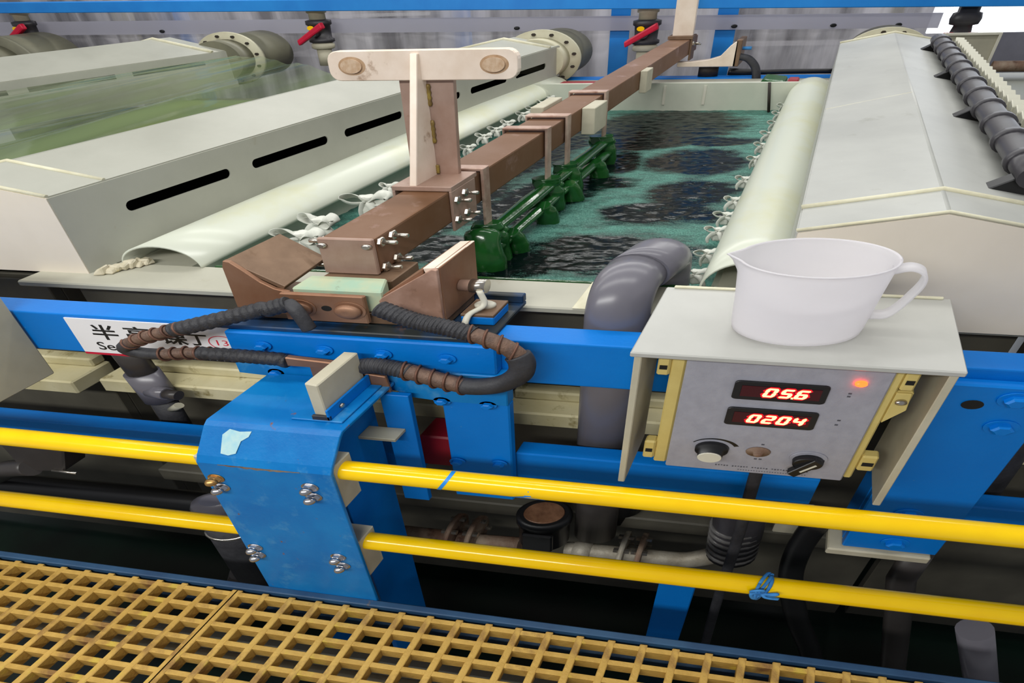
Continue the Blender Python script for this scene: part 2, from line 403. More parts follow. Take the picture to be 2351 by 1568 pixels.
for i in range(26):
    u_ = -.868 + .165 * i / 25; h_ = .0015 + .005 * rs.random() * math.sin(math.pi * i / 25)
    e0.append((u_, .5984, .4475 - h_)); e1.append((u_, .5984, .4478 + .001 * rs.random()))
tag(MB().loft([e0, e1], False, False, False).build('rust_line', 'rusty', p), 'rust along the lower bend')
def acorn(u, v, w, mt, par):
    b = MB().lathe((u, v, w), 'v', [(.0115, 0), (.0115, -.002)], 18, 1.5)
    b.lathe((u, v - .002, w), 'v', [(.0092, 0), (.0092, -.006), (.0082, -.0075)], 6, 1.5, smooth=False)
    b.lathe((u, v - .0085, w), 'v', [(.0082, 0), (.0078, -.005), (.0058, -.009), (.003, -.0115), (.0006, -.0122)], 16, 1.5)
    return b.build('domed_nut', mt, par)
an = acorn(-.886, .5987, .406, 'nut', p)
for u, w in ((-.884, .380), (-.693, .408), (-.693, .380), (-.886, .174), (-.888, .145), (-.694, .175), (-.691, .143)): inst(an, u + .886, 0, w - .406)
an.data = an.data.copy(); an.data.materials[0] = M['brass']; tag(an, 'brass coloured domed nut')
for w0, w1, ww in ((.340, .455, .425), (.095, .222, .197)):
    for u0, u1 in ((-.70, -.645), (-.925, -.90)):
        MB().box(u0, u1, .607, .655, w0, w1).build('clamp_block', 'pp_block', p, .002)

# ================================================================ yellow rails
def rail(label, w, wr):
    t = thing('guard_rail', label, 'rail', -.4, .6287, w - .02, 'yellow guard rails')
    MB().tube([(u, .632, w + (wr - w) * (u + 2.3) / 3.5) for u in (-2.3, -1.5, -.7, .1, .6, 1.2)], .0185, 20).build('tube', 'yellow', t)
    return t
r1 = rail('upper yellow guard rail with blue paint marks', .430, .424)
def ring(u, w, du, name, par, mt='blue_far', a0=0, a1=360, r=.0189, lean=0):
    n = 18; g0 = []; g1 = []
    for i in range(n + 1):
        a = R(a0 + (a1 - a0) * i / n); g0.append((u + lean * math.sin(a), .632 + r * math.cos(a), w + r * math.sin(a))); g1.append((u + du + lean * math.sin(a), .632 + r * math.cos(a), w + r * math.sin(a)))
    return MB().loft([g0, g1], False, False).build(name, mt, par)
tag(ring(-.452, .4266, .008, 'paint_band', r1, a0=60, a1=290, lean=.012), 'blue paint band')
b = MB().add([(u, .632 + .01895 * math.cos(R(a)), .4266 + .01895 * math.sin(R(a))) for u, a in ((-.328, 222), (-.312, 196), (-.297, 184), (-.290, 146), (-.284, 184), (-.272, 198), (-.260, 222))], [list(range(7))])
tag(b.build('paint_splash', 'blue_far', r1), 'blue paint splash')
r2 = rail('lower yellow guard rail with blue string tied on it', .194, .201)
t = thing('tied_string', 'blue plastic string knotted around the lower yellow rail', 'string', .155, .632, .17)
for q in range(3):
    pts = [(.155 + .012 * math.sin(a * 1.0 + q), .632 + (.0215 + .002*q) * math.cos(a), .1985 + (.0215 + .002*q) * math.sin(a)) for a in [i * math.pi / 9 + q for i in range(19)]]
    MB().tube(pts, .0022, 6).build('loop', 'string_blue', t)
for q in range(4):
    a = q * 1.7; pts = smooth_path([(.155, .612, .205), (.155 + .02 * math.cos(a), .606, .212 + .012 * math.sin(a)), (.158 + .03 * math.cos(a + .8), .607, .205 + .016 * math.sin(a + .8)), (.152, .611, .2)], 5)
    MB().tube(pts, .0024, 6).build('knot', 'string_blue', t)

# ================================================================ broad right post
p = thing('bolted_post', 'broad blue bolted steel post right of the control box hood', 'post', .41, .82, .1)
MB().box(.318, .508, .808, .829, .115, .594).build('front_plate', 'blue', p, .003)
MB().box(.318, .345, .83, .90, .115, .50).build('side_web', 'blue', p, .002)
hb = None
for u, w in ((.447, .568), (.454, .505), (.404, .247), (.415, .148)):
    if hb is None:
        b = MB().lathe((u, .808, w), 'v', [(.0165, 0), (.0165, -.003)], 18); b.lathe((u, .805, w), 'v', [(.011, 0), (.011, -.008), (.008, -.011)], 6, smooth=False)
        hb = b.build('hex_bolt', 'blue', p); h0 = (u, w)
    else: inst(hb, u - h0[0], 0, w - h0[1])
MB().lathe((.388, .8075, .552), 'v', [(.010, 0), (.010, -.0012)], 18).build('open_hole', 'inside_dark', p)
tag(MB().box(.29, .50, .80, .86, .092, .112).build('base_block', 'pp_block', None, .003), 'beige plastic block under the broad right post', 'block')

# ================================================================ tanks
# lip plates, outer walls, ledges
t = thing('plating_tank', 'open plating tank of beige plastic holding the green solution', 'tank', -.7, 1.1, -.55)
MB().box(-1.70, .515, .98, 1.095, .585, .600).build('front_lip', 'beige', t, .003)
MB().box(-1.62, .50, 1.035, 1.06, -.55, .585).build('front_wall', 'tank_wall', t, .002)
MB().box(-1.36, -.08, 1.085, 1.10, .40, .586).build('inner_front_wall', 'tank_inside', t)
MB().box(-1.36, -.08, 3.06, 3.085, .40, .656).build('far_wall', 'tank_inside', t)
MB().box(-1.60, .05, 3.085, 3.42, .60, .612).build('far_lip', 'beige', t, .002)
MB().box(-1.60, -1.345, 1.095, 3.08, .585, .598).build('left_lip', 'beige', t)
MB().box(-1.36, -1.345, 1.10, 3.06, .40, .586).build('left_inner_wall', 'tank_inside', t)
MB().box(-.095, .05, 1.095, 3.08, .585, .598).build('right_lip', 'beige', t)
MB().box(-.11, -.095, 1.10, 3.06, .40, .586).build('right_inner_wall', 'tank_inside', t)
MB().box(-.36, -.315, .979, 1.096, .600, .6025).build('lip_weld', 'weld', t, .001)
rim = MB().box(-1.28, -.10, 1.094, 1.10, .592, .602); tag(rim.build('wet_edge', 'rack_green', t), 'green wet film along the front edge')
for u in (-.72, -.53): MB().box(u, u + .012, 3.055, 3.06, .56, .645).build('wall_strip', 'plastic_white', t)
b = MB()
def ledge(label, u0, u1, v0=.95):
    o = thing('tank_ledge', label, 'ledge', (u0+u1)/2, 1.0, .275, 'beige ledges along the tank fronts')
    MB().box(u0, u1, v0, 1.034, .275, .318).build('bar', 'ledge', o, .004)
    MB().box(u0 + .02, u1 - .01, 1.0, 1.034, .318, .345).build('weld_bead', 'ledge', o, .004)
ledge('stained beige ledge behind the post and the sign', -1.602, -.58)
ledge('stained beige ledge between the plate leg and the grey down pipe', -.52, .30)
ledge('stained beige ledge at the right edge behind the broad post', .36, .95)
ledge('short beige ledge behind the left cover plate', -2.3, -1.66, .93)
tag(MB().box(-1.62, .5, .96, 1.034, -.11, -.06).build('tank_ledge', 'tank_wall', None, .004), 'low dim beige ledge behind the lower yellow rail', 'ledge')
t = thing('neighbour_tank', 'dark grey plastic tank wall at the far left under the hood', 'tank', -2.6, 1.2, -.55)
MB().box(-3.4, -1.72, 1.04, 1.065, -.55, .57).build('front_wall', 'tank_wall', t, .002)
MB().box(-1.745, -1.72, 1.065, 1.6, -.55, .57).build('side_wall', 'tank_wall', t, .002)
MB().box(-3.4, -1.72, 1.065, 3.2, .55, .57).build('deck', 'tank_wall', t, .002)
t = thing('right_tank', 'olive grey tank cover right of the ridged hood', 'tank', 1.0, 1.1, -.55)
MB().box(.53, 2.2, 1.04, 3.6, .57, .60).build('cover', 'cover_olive', t, .003)
MB().box(.53, 2.2, 1.04, 1.07, -.55, .57).build('front_wall', 'tank_wall', t, .002)
MB().box(.95, 1.6, 2.6, 3.3, .60, .64).build('raised_lid', 'cover_olive', t, .004)

# green solution
EL = [(-.6166,2.758,.286,.26),(-.367,2.224,.165,.135),(-.31,1.896,.124,.11),(-.357,1.695,.16,.085),(-.42,1.407,.198,.115),(-.684,2.195,.105,.13),(-.778,1.826,.129,.13),(-.793,1.665,.121,.085),(-.893,1.375,.12,.08),(-.649,2.469,.159,.10),(-.66,1.29,.12,.09),(-1.05,1.7,.13,.3),(-1.05,2.4,.16,.4),(-1.08,1.25,.12,.10),(-.36,2.50,.15,.06),(-.66,1.97,.11,.07)]
NU, NV = 150, 220
U0, U1, V0, V1 = -1.345, -.11, 1.10, 3.06
foam = []
from mathutils import noise as NZ
def wat(i, j):
    u = U0 + (U1 - U0) * i; v = V0 + (V1 - V0) * j
    wu = u + .03 * NZ.noise((u * 9, v * 7, 3.1)); wv = v + .04 * NZ.noise((u * 6, v * 9, 7.7))
    d = 9
    for a, b_, x, y in EL: d = min(d, ((wu - a) / (x * 1.12)) ** 2 + ((wv - b_) / (y * 1.10)) ** 2)
    fo = max(0, min(1, (d - .62) / .95)); foam.append(fo)
    h = (1 - fo) * (.0028 * NZ.noise((u * 22, v * 42, 1)) + .0018 * NZ.noise((u * 50, v * 95, 4))) + fo * (.003 * NZ.noise((u * 40, v * 50, 2)) + .003)
    return (u, v, .530 + h)
b = MB().grid(NU, NV, wat)
tag(b.build('plating_solution', 'water', None, attr=('foam', foam)), 'dark green plating solution with swirls of pale foam', 'liquid', kind='stuff')

#OBJECTS
# ================================================================ sign on the beam
t = thing('tank_sign', 'white sign with black Chinese characters and a red circled 13 on the blue beam', 'sign', -1.19, .828, .515)
MB().box(-1.378, -.990, .8265, .8295, .516, .607).build('plate', 'sign_white', t, .0004)
for ch, u in (('半', -1.330), ('亮', -1.248), ('镍', -1.168), ('丁', -1.106)):
    write(ch, .042 if ch != '丁' else .034, u, .8261, .558, 1.6, bold=.0007).build('character', 'ink', t)
write('Semi', .030, -1.335, .8261, .526, 1.6, bold=.0003).build('lettering', 'ink', t)
n = 40; o1 = []; o2 = []
for i in range(n + 1):
    a = 2 * math.pi * i / n; o1.append((-1.022 + .030 * math.cos(a), .8260, .566 + .0165 * math.sin(a))); o2.append((-1.022 + .0325 * math.cos(a), .8260, .566 + .018 * math.sin(a)))
MB().loft([o1, o2], False, False, False).build('red_circle', 'red_ink', t)
write('13', .020, -1.043, .8261, .559, 1.8).build('number', 'red_ink', t)
tag(MB().box(-1.40, -1.235, .838, .882, .498, .511).build('red_bar', 'red', None, .003), 'red bar peeking out under the white sign', 'bar')

# plate of the neighbouring box cover at the left edge
t = thing('side_cover', 'grey beige cover plate entering at the left edge before the blue beam', 'cover', -1.51, .72, .44)
MB().box(-1.51, -1.50, .60, .826, .443, .72).build('side_plate', 'pale_grey', t, .002)
MB().box(-2.1, -1.49, .585, .83, .72, .73).build('top_plate', 'pale_grey', t, .002)

# ================================================================ copper saddle
t = thing('copper_saddle', 'copper V saddle on the blue bracket carrying the near bar end', 'saddle', -.75, .9, .622)
MB().box(-.965, -.55, .845, .955, .624, .650).build('base_plate', 'copper_dull', t, .002)
lw = [(-.968, .640), (-.966, .740), (-.960, .754), (-.948, .752), (-.93, .738), (-.90, .712), (-.875, .698), (-.848, .692), (-.848, .640)]
MB().prism(lw, 'v', .838, .846).build('front_cheek', 'copper', t, .001)
MB().prism([(-.968, .642), (-.966, .742), (-.958, .752), (-.958, .642)], 'v', .846, .96).build('outer_wall', 'copper_dull', t, .001)
MB().hexa([(-.962, .846, .744), (-.862, .846, .692), (-.862, .96, .700), (-.945, .96, .750), (-.962, .846, .753), (-.857, .846, .700), (-.857, .96, .708), (-.945, .96, .758)]).build('sloping_wall', 'copper_dull', t, .001)
rw = [(-.548, .640), (-.548, .752), (-.556, .754), (-.66, .690), (-.668, .682), (-.66, .640)]
MB().prism(rw, 'v', .838, .846).build('front_cheek', 'copper_shiny', t, .001)
MB().prism([(-.556, .642), (-.546, .642), (-.546, .754), (-.556, .754)], 'v', .846, .965).build('outer_wall', 'copper', t, .001)
MB().hexa([(-.575, .846, .742), (-.548, .846, .748), (-.546, .965, .746), (-.575, .965, .744), (-.578, .846, .752), (-.548, .846, .7545), (-.546, .965, .7545), (-.575, .965, .752)]).build('top_strip', 'tin_plate', t, .001)
MB().hexa([(-.66, .846, .682), (-.578, .846, .740), (-.578, .96, .740), (-.655, .96, .682), (-.665, .846, .690), (-.578, .846, .750), (-.578, .96, .750), (-.66, .96, .690)]).build('sloping_wall', 'copper', t, .001)
fb = MB().box(-.858, -.690, .828, .838, .634, .695).build('front_bar', 'copper', t, .002)
for u in (-.822, -.722):
    MB().lathe((u, .828, .664), 'v', [(.019, 0), (.019, -.002)], 20).build('washer', 'copper', fb)
    MB().lathe((u, .826, .664), 'v', [(.0155, 0), (.0150, -.006), (.0115, -.010), (.005, -.0115)], 24).build('bolt_head', 'copper', fb)
MB().lathe((-.768, .8282, .666), 'v', [(.006, 0), (.006, -.0008)], 18).build('hole', 'inside_dark', fb)
MB().hexa([(-.846, .846, .65), (-.664, .846, .65), (-.690, .90, .65), (-.846, .90, .65), (-.846, .846, .698), (-.664, .846, .698), (-.690, .90, .698), (-.846, .90, .698)]).build('contact_block', 'verdigris', t, .003)
MB().box(-.84, -.69, .91, 1.0, .650, .686).build('seat_block', 'copper_dull', t, .002)
MB().tube([(-1.02, .90, .69), (-.969, .90, .69)], .011, 14, 1).build('pin', 'copper_dull', t)
MB().tube([(-.545, .90, .690), (-.495, .90, .690)], .011, 14, 1).build('pin', 'copper_bright', t)
MB().tube([(-.523, .90, .690), (-.492, .90, .690)], .0135, 14, 1).build('pin_cap', 'steel', t)
MB().tube(smooth_path([(-.500, .885, .688), (-.49, .88, .66), (-.51, .86, .648), (-.512, .84, .628)], 5), .004, 8).build('cable_tie', 'plastic_white', t)

# ================================================================ flight bar
def B(a, v, h): return (-.785 + a + .006 * (v - .93), v, .762 + .012 * (v - .93) + h)
def barbox(a0, a1, v0, v1, h0, h1):
    return MB().hexa([B(a0,v0,h0),B(a1,v0,h0),B(a1,v1,h0),B(a0,v1,h0),B(a0,v0,h1),B(a1,v0,h1),B(a1,v1,h1),B(a0,v1,h1)])
t = thing('flight_bar', 'long copper flight bar over the tank with an upright T lifting hook', 'flight bar', -.785, .93, .687)
barbox(-.055, .055, .94, 3.66, -.074, 0).build('bar', 'copper_bar', t, .004, seg=2)
e = barbox(-.058, .056, .93, .939, -.075, .002).build('end_cap', 'copper_bright', t, .002)
for a, h in ((-.047, -.012), (.045, -.012)):
    MB().lathe(B(a, .930, h), 'v', [(.006, 0), (.006, -.004), (.004, -.007)], 10).build('screw', 'steel', e)
def side_bolt(v, h, par, sg=1, a=.056):
    c = B(a * sg, v, h); b = MB()
    b.lathe(c, 'u', [(.010, 0), (.010, .006), (.0075, .007)], 6, smooth=False, sgn=sg); b.lathe((c[0] + .007 * sg, c[1], c[2]), 'u', [(.0045, 0), (.0045, .026), (.003, .028)], 10, sgn=sg)
    return b.build('bolt', 'steel', par)
for v, h in ((.952, -.012), (.988, -.013), (.953, -.066), (.990, -.064)): side_bolt(v, h, e)
for v, h in ((.952, -.014), (.95, -.066)): side_bolt(v, h, e, -1, .058)
cl = barbox(-.078, .063, 1.195, 1.305, .001, .012).build('clamp_plate', 'copper_bright', t, .001)
barbox(.056, .063, 1.195, 1.295, -.095, .001).build('clamp_cheek', 'copper_bright', cl, .001)
barbox(-.078, -.071, 1.195, 1.295, -.095, .001).build('clamp_cheek', 'copper_bright', cl, .001)
for v, h in ((1.245, -.018), (1.212, -.024), (1.248, -.068), (1.208, -.070)): side_bolt(v, h, cl, 1, .063)
def plate(pts, v0, v1): return MB().prism(pts, 'v', v0, v1)
plate([(-.868, .776), (-.752, .776), (-.744, .99), (-.866, .99)], 1.284, 1.296).build('column', 'copper_bright', t, .001)
MB().prism([(1.198, .776), (1.284, .776), (1.284, 1.036), (1.262, 1.036)], 'u', -.820, -.803).build('fin', 'tin_plate', t, .0015)
rr = .020; tp = []
for cx, cy, a0 in ((-.62, 1.022, 0), (-.985, 1.022, 90), (-.985, 1.004, 180), (-.62, 1.004, 270)):
    for q in range(6): tp.append((cx + .024 * math.cos(R(a0 + q * 18)), cy + .020 * math.sin(R(a0 + q * 18))))
hp = plate(tp, 1.268, 1.284).build('hook_plate', 'tin_plate', t, .0015)
for u in (-.955, -.645):
    MB().lathe((u, 1.268, 1.013), 'v', [(.0180, .001), (.0180, -.0002)], 28, 1.7).build('worn_ring', 'worn_tan', hp)
    MB().lathe((u, 1.266, 1.013), 'v', [(.0138, .0022), (.0138, -.0024)], 24, 1.7).build('plug_weld', 'worn_light', hp)
for w0, w1 in ((.93, .975), (.85, .90), (.78, .80), (.995, 1.03)):
    MB().tube([(-.800, 1.281, w0 + (w1-w0)*i/8) for i in range(9)], [.002 + .0012 * (i % 2) for i in range(9)], 8).build('weld_bead', 'weld_gold' if w0 < .99 else 'copper_dull', t)
# far upright of the same bar
barbox(-.045, .06, 3.50, 3.53, .002, .36).build('far_upright', 'tin_plate', t, .002)
barbox(-.06, .068, 3.47, 3.56, .001, .016).build('far_clamp', 'copper_dull', t, .001)
barbox(.056, .066, 3.48, 3.56, -.10, .016).build('far_clamp', 'copper_dull', t, .001)
for v, h in ((3.5, -.02), (3.54, -.03)): side_bolt(v, h, t, 1, .066)
for a0, a1, v0, v1, h0, h1, lb in ((.056, .10, 1.985, 2.10, -.085, .0, None), (-.10, -.056, 1.95, 2.10, -.06, .01, None), (.056, .085, 2.62, 2.70, -.085, 0, None)):
    barbox(a0, a1, v0, v1, h0, h1).build('plastic_block', 'pp_block', t, .002)

# ================================================================ plating rack hanging on the bar
t = thing('plating_rack', 'green dripping plating rack hung from the flight bar by copper straps', 'rack', -.72, 1.7, .53)
for v in (1.325, 1.69, 1.838, 2.178):
    z = .762 + .012 * (v - .93); um = -.785 + .006 * (v - .93); d = .030
    o_ = [(um - .066, z - .05), (um - .066, z + .012), (um + .068, z + .012), (um + .068, .605), (um + .060, .605), (um + .060, z + .005), (um - .060, z + .005), (um - .060, z - .05)]
    MB().prism(o_, 'v', v, v + d).build('strap', 'strap', t, .0015)
def blob(path, rad, n=10):
    b = MB(); pp = smooth_path(path, 5); r2 = [rad * (1 + .22 * NZ.noise((p[0]*60, p[1]*60, p[2]*60))) for p in pp]
    return b.tube(pp, r2, n)
z0 = .608
blob([(-.712, 1.30, z0), (-.712, 1.55, z0 + .002), (-.712, 1.9, z0), (-.712, 2.23, z0)], .014).build('top_rail', 'rack_green', t)
blob([(-.690, 1.31, z0 - .035), (-.690, 1.55, z0 - .033), (-.690, 1.9, z0 - .033), (-.692, 2.2, z0 - .035)], .012).build('lower_rail', 'rack_green', t)
for v in (1.34, 1.705, 1.853, 2.193):
    blob([(-.722, v, z0 + .026), (-.718, v, z0), (-.704, v, z0 - .03), (-.700, v, .50)], .024).build('clamp_lump', 'rack_green', t)
    blob([(-.735, v - .025, z0 + .012), (-.712, v, z0 + .006), (-.688, v + .02, z0 - .004)], .012).build('clamp_arm', 'rack_green', t)
for v in (1.38, 1.58, 1.78, 2.02):
    blob([(-.69, v, z0 - .02), (-.672, v + .01, z0 - .05), (-.662, v + .015, .50)], .020).build('hanger', 'rack_green', t)
blob([(-.722, 1.31, z0 + .012), (-.70, 1.285, z0 - .02), (-.690, 1.28, .50)], .026).build('hanger', 'rack_green', t)

# ================================================================ insulator block, lugs and the two cables
t = thing('insulator_block', 'beige plastic insulator block in a small blue bracket on top of the post', 'block', -.69, .72, .516)
MB().hexa([(-.712, .676, .526), (-.684, .672, .526), (-.684, .778, .526), (-.712, .778, .526), (-.712, .676, .602), (-.684, .672, .602), (-.684, .778, .602), (-.712, .778, .602)]).build('block', 'pp_block', t, .002)
MB().box(-.755, -.655, .668, .782, .5155, .5195).build('foot_plate', 'blue_post', t, .001)
MB().box(-.682, -.677, .668, .782, .5195, .545).build('angle_side', 'blue', t, .001)
MB().box(-.712, -.677, .668, .674, .5195, .530).build('rubber_foot', 'rubber', t, .001)
MB().lathe((-.677, .70, .532), 'u', [(.005, 0), (.005, .004), (.003, .006)], 10).build('screw', 'steel', t)
tag(MB().hexa([(-.80, .783, .516), (-.64, .783, .495), (-.64, .790, .495), (-.80, .790, .516), (-.80, .783, .556), (-.645, .783, .540), (-.645, .790, .540), (-.80, .790, .556)]).build('copper_strap', 'copper', None, .0015), 'flat copper strap behind the insulator block', 'strap')
def cable(label, pts, segs, lug):
    t = thing('power_cable', label, 'cable', *pts[0])
    pp = [(a_, b_, c_ + (.003 if a_ < -.86 else 0)) for a_, b_, c_ in smooth_path(pts, 10)]; N = len(pp)
    for nm, a, z, mt, r, pitch in segs:
        i0, i1 = int(a * (N - 1)), max(int(a * (N - 1)) + 2, int(z * (N - 1)) + 1)
        seg = pp[i0:i1 + 1]
        if nm == 'tape_wrap':
            dn = smooth_path(seg, 4); o = MB().tube(dn, [r * (1 + .07 * math.sin(i * 1.1)) for i in range(len(dn))], 12, 1.5).build(nm, mt, t)
        else: o = MB().tube(seg, r, 12, 1.5).build(nm, mt, t)
        if pitch:
            # open wire spiral wound round this stretch
            dn = smooth_path(seg, 8); hel = []; tot = 0
            for i in range(len(dn)):
                p = Vector(dn[i]); q = Vector(dn[min(i+1, len(dn)-1)]); q0 = Vector(dn[max(i-1, 0)]); d = (q - q0).normalized()
                if i: tot += (p - Vector(dn[i-1])).length
                a_ = Vector((0, 1, 0)); a_ = (a_ - d * a_.dot(d)).normalized(); b_ = d.cross(a_); ph = tot / pitch * 2 * math.pi
                x = p + (a_ * math.cos(ph) + b_ * math.sin(ph)) * (r + .002); hel.append((x.x, x.y, x.z))
            MB().tube(hel, .0021, 6, 1.3).build('wire_spiral', 'rust_wire', o)
    for l in lug: MB().hexa(l).build('lug', 'copper', t, .002)
    return t
lugL = [(-.84, .776, .556), (-.71, .776, .556), (-.71, .788, .556), (-.84, .788, .556), (-.84, .776, .578), (-.71, .776, .570), (-.71, .788, .570), (-.84, .788, .578)]
c1 = cable('black and rusty wire-wrapped cable looping left across the white sign',
      [(-.815, .800, .690), (-.90, .785, .668), (-1.018, .772, .638), (-1.10, .765, .616), (-1.155, .765, .594), (-1.175, .768, .577), (-1.152, .772, .565), (-1.10, .776, .563), (-1.045, .780, .568), (-.942, .782, .567), (-.84, .783, .564)],
      [('tape_wrap', 0, .22, 'tape', .0140, 0), ('braid', .20, .40, 'braid', .0112, .026), ('rubber_jacket', .39, .68, 'rubber', .0118, 0), ('braid', .67, .83, 'braid', .0112, .026), ('tape_wrap', .82, 1, 'tape', .0135, 0)], [lugL])
MB().tube(smooth_path([(-.815, .800, .690), (-.795, .79, .684), (-.78, .785, .66), (-.775, .785, .645)], 5), .011, 10, 1.2).build('cut_end', 'rubber', c1)
c2 = cable('black and rusty wire-wrapped cable looping right around in front of the blue beam',
      [(-.640, .800, .690), (-.571, .790, .674), (-.515, .785, .667), (-.453, .780, .656), (-.398, .775, .638), (-.370, .772, .612), (-.374, .770, .580), (-.412, .770, .553), (-.470, .772, .541), (-.529, .776, .548), (-.597, .780, .562), (-.657, .783, .568), (-.70, .784, .560)],
      [('tape_wrap', 0, .24, 'tape', .0145, 0), ('braid', .23, .40, 'braid', .0128, .028), ('rubber_jacket', .39, .68, 'rubber', .0165, 0), ('braid', .67, .84, 'braid', .0150, .028), ('tape_wrap', .83, 1, 'rubber', .0150, 0)], [])

# ================================================================ control box and its hood
t = thing('box_hood', 'beige three-sided plastic hood over the grey control box', 'hood', .07, .80, .39)
MB().box(-.164, .303, .693, .908, .692, .702).build('top_panel', 'hood_white', t, .002)
MB().box(-.158, -.146, .697, .828, .392, .692).build('side_panel', 'pp_block', t, .0015)
MB().box(.284, .297, .697, .828, .392, .692).build('side_panel', 'pp_block', t, .0015)
MB().box(-.150, .29, .902, .908, .702, .706).build('weld_lip', 'weld', t, .001)
c = thing('control_box', 'grey control box with two red digital readouts under the beige hood', 'control box', .07, .77, .42)
MB().box(-.088, .226, .728, .826, .436, .682).build('case', 'case_yellow', c, .004)
fp = MB().box(-.081, .221, .715, .728, .428, .684).build('front_panel', 'panel_grey', c, .0025)
for u0, u1 in ((-.105, -.082), (.222, .236)):
    MB().box(u0, u1, .722, .745, .430, .684).build('hinge_frame', 'case_yellow', c, .003)
for u0, u1, v0, w0, w1 in ((-.125, -.105, .718, .640, .676), (-.125, -.105, .718, .442, .486), (.236, .256, .718, .640, .676), (.236, .262, .718, .455, .492), (.236, .262, .724, .592, .634)):
    la = MB().box(u0, u1, v0, v0 + .02, w0, w1).build('latch', 'case_yellow', c, .003)
    MB().box(u0 + .004, u1 - .004, v0 - .001, v0 + .001, (w0+w1)/2 - .004, (w0+w1)/2 + .004).build('slot', 'inside_dark', la)
MB().prism([(.236, .634), (.258, .634), (.262, .60), (.236, .57)], 'v', .720, .726).build('hasp', 'case_yellow', c, .001)
MB().lathe((.248, .720, .618), 'v', [(.005, 0), (.005, -.004), (.002, -.006)], 14).build('screw', 'steel', c)
def rrect(u0, u1, w0, w1, r, n=5):
    o = []
    for cx, cy, a0 in ((u1-r*1.6, w1-r, 0), (u0+r*1.6, w1-r, 90), (u0+r*1.6, w0+r, 180), (u1-r*1.6, w0+r, 270)):
        for q in range(n): a = R(a0 + 90*q/(n-1)); o.append((cx + r*1.6*math.cos(a), cy + r*math.sin(a)))
    return o
SEG = {'0': 'abcdef', '2': 'abged', '4': 'fgbc', '5': 'afgcd', '6': 'afgedc'}
def digit(ch, u, w, h, wd, v, par, s_=.0036, mt='led_digit', nm='lit_digit'):
    b = MB(); lean = .22 * h
    def bar(x0, y0, x1, y1):
        if y0 == y1:
            pts = [(x0 - s_*.6, y0), (x0, y0 + s_/2), (x1, y0 + s_/2), (x1 + s_*.6, y0), (x1, y0 - s_/2), (x0, y0 - s_/2)]
        else:
            q = s_ * .85; pts = [(x0, y0 - s_*.3), (x0 + q, y0 + s_*.35), (x0 + q, y1 - s_*.35), (x0, y1 + s_*.3), (x0 - q, y1 - s_*.35), (x0 - q, y0 + s_*.35)]
        b.add([(u + x + lean * (y / h) * 1.6, v, w + y) for x, y in pts], [list(range(6))])
    D = {'a': (0, h, wd, h), 'g': (0, h/2, wd, h/2), 'd': (0, 0, wd, 0), 'f': (0, h/2, 0, h), 'e': (0, 0, 0, h/2), 'b': (wd, h/2, wd, h), 'c': (wd, 0, wd, h/2)}
    for x in SEG[ch]: bar(*D[x])
    return b.build(nm, mt, par)
for w0, w1, txt, us, dot in ((.607, .645, '056', (.047, .071, .094), True), (.549, .588, '0204', (.035, .058, .081, .104), False)):
    d = MB().prism(rrect(-.001, .140, w0, w1, .005), 'v', .711, .7152).build('display', 'black', c, .0008)
    MB().box(.011, .130, .7104, .7112, w0 + .008, w1 - .008).build('red_window', 'led_glow', d)  # emits dim red itself, imitating digit light scattered in the filter
    for ch, u in zip(txt, us):
        digit(ch, u, w0 + .0115, .0150, .0125, .7102, d, .0085, 'led_halo', 'red_glow'); digit(ch, u, w0 + .0115, .0150, .0125, .7098, d)  # wider red segments behind each digit imitate its halo of light
    if dot: MB().box(.0880, .0915, .7094, .7098, w0 + .0092, w0 + .0122).build('decimal_point', 'led_digit', d)
MB().lathe((.179, .715, .654), 'v', [(.0052, 0), (.0052, -.004), (.0035, -.0065), (.001, -.0075)], 18).build('indicator_lamp', 'led_lamp', c)
kn = MB().lathe((-.008, .715, .486), 'v', [(.0165, 0), (.0160, -.008), (.0125, -.010), (.0118, -.024)], 24).build('round_knob', 'black', c)
MB().lathe((-.008, .691, .486), 'v', [(.0118, 0), (.0112, -.002)], 24).build('knob_cap', 'plastic_white', kn)
o1, o2 = [], []
for i in range(25):
    a = R(150 - 130 * i / 24); w_ = .0012 + .0035 * i / 24
    o1.append((-.008 + .0215 * KU * math.cos(a), .7147, .486 + .0215 * math.sin(a))); o2.append((-.008 + (.0215 + w_) * KU * math.cos(a), .7147, .486 + (.0215 + w_) * math.sin(a)))
MB().loft([o1, o2], False, False, False).build('scale_arc', 'black', fp)
MB().lathe((.069, .715, .486), 'v', [(.012, 0), (.0115, -.002), (.005, -.003), (.004, -.010), (.002, -.012)], 18).build('worn_socket', 'rusty', c)
kn = MB().lathe((.153, .715, .479), 'v', [(.018, 0), (.0175, -.002)], 24).build('dial_plate', 'panel_grey', c)
kb = MB().lathe((.153, .713, .476), 'v', [(.0145, 0), (.014, -.010), (.0125, -.011)], 24).build('pointer_knob', 'black', c)
MB().hexa([(.124, .692, .460), (.138, .692, .452), (.178, .700, .480), (.162, .700, .490), (.124, .704, .462), (.138, .704, .454), (.180, .713, .480), (.162, .713, .490)]).build('pointer', 'black', kb, .001)
MB().hexa([(.143, .6938, .4655), (.146, .6938, .4635), (.168, .6982, .4785), (.165, .6982, .4805), (.143, .699, .4655), (.146, .699, .4635), (.168, .702, .4785), (.165, .702, .4805)]).build('pointer_line', 'plastic_white', kb)
pm = MB()
for i in range(34):
    u = .005 + i * .0048; 
    if i % 7 != 5: pm.box(u, u + .0028, .7146, .7151, .4425 + (i % 3) * .0006, .4455)
for i in range(26): pm.box(.045 + i * .0045, .0475 + i * .0045, .7146, .7151, .4355, .4368)
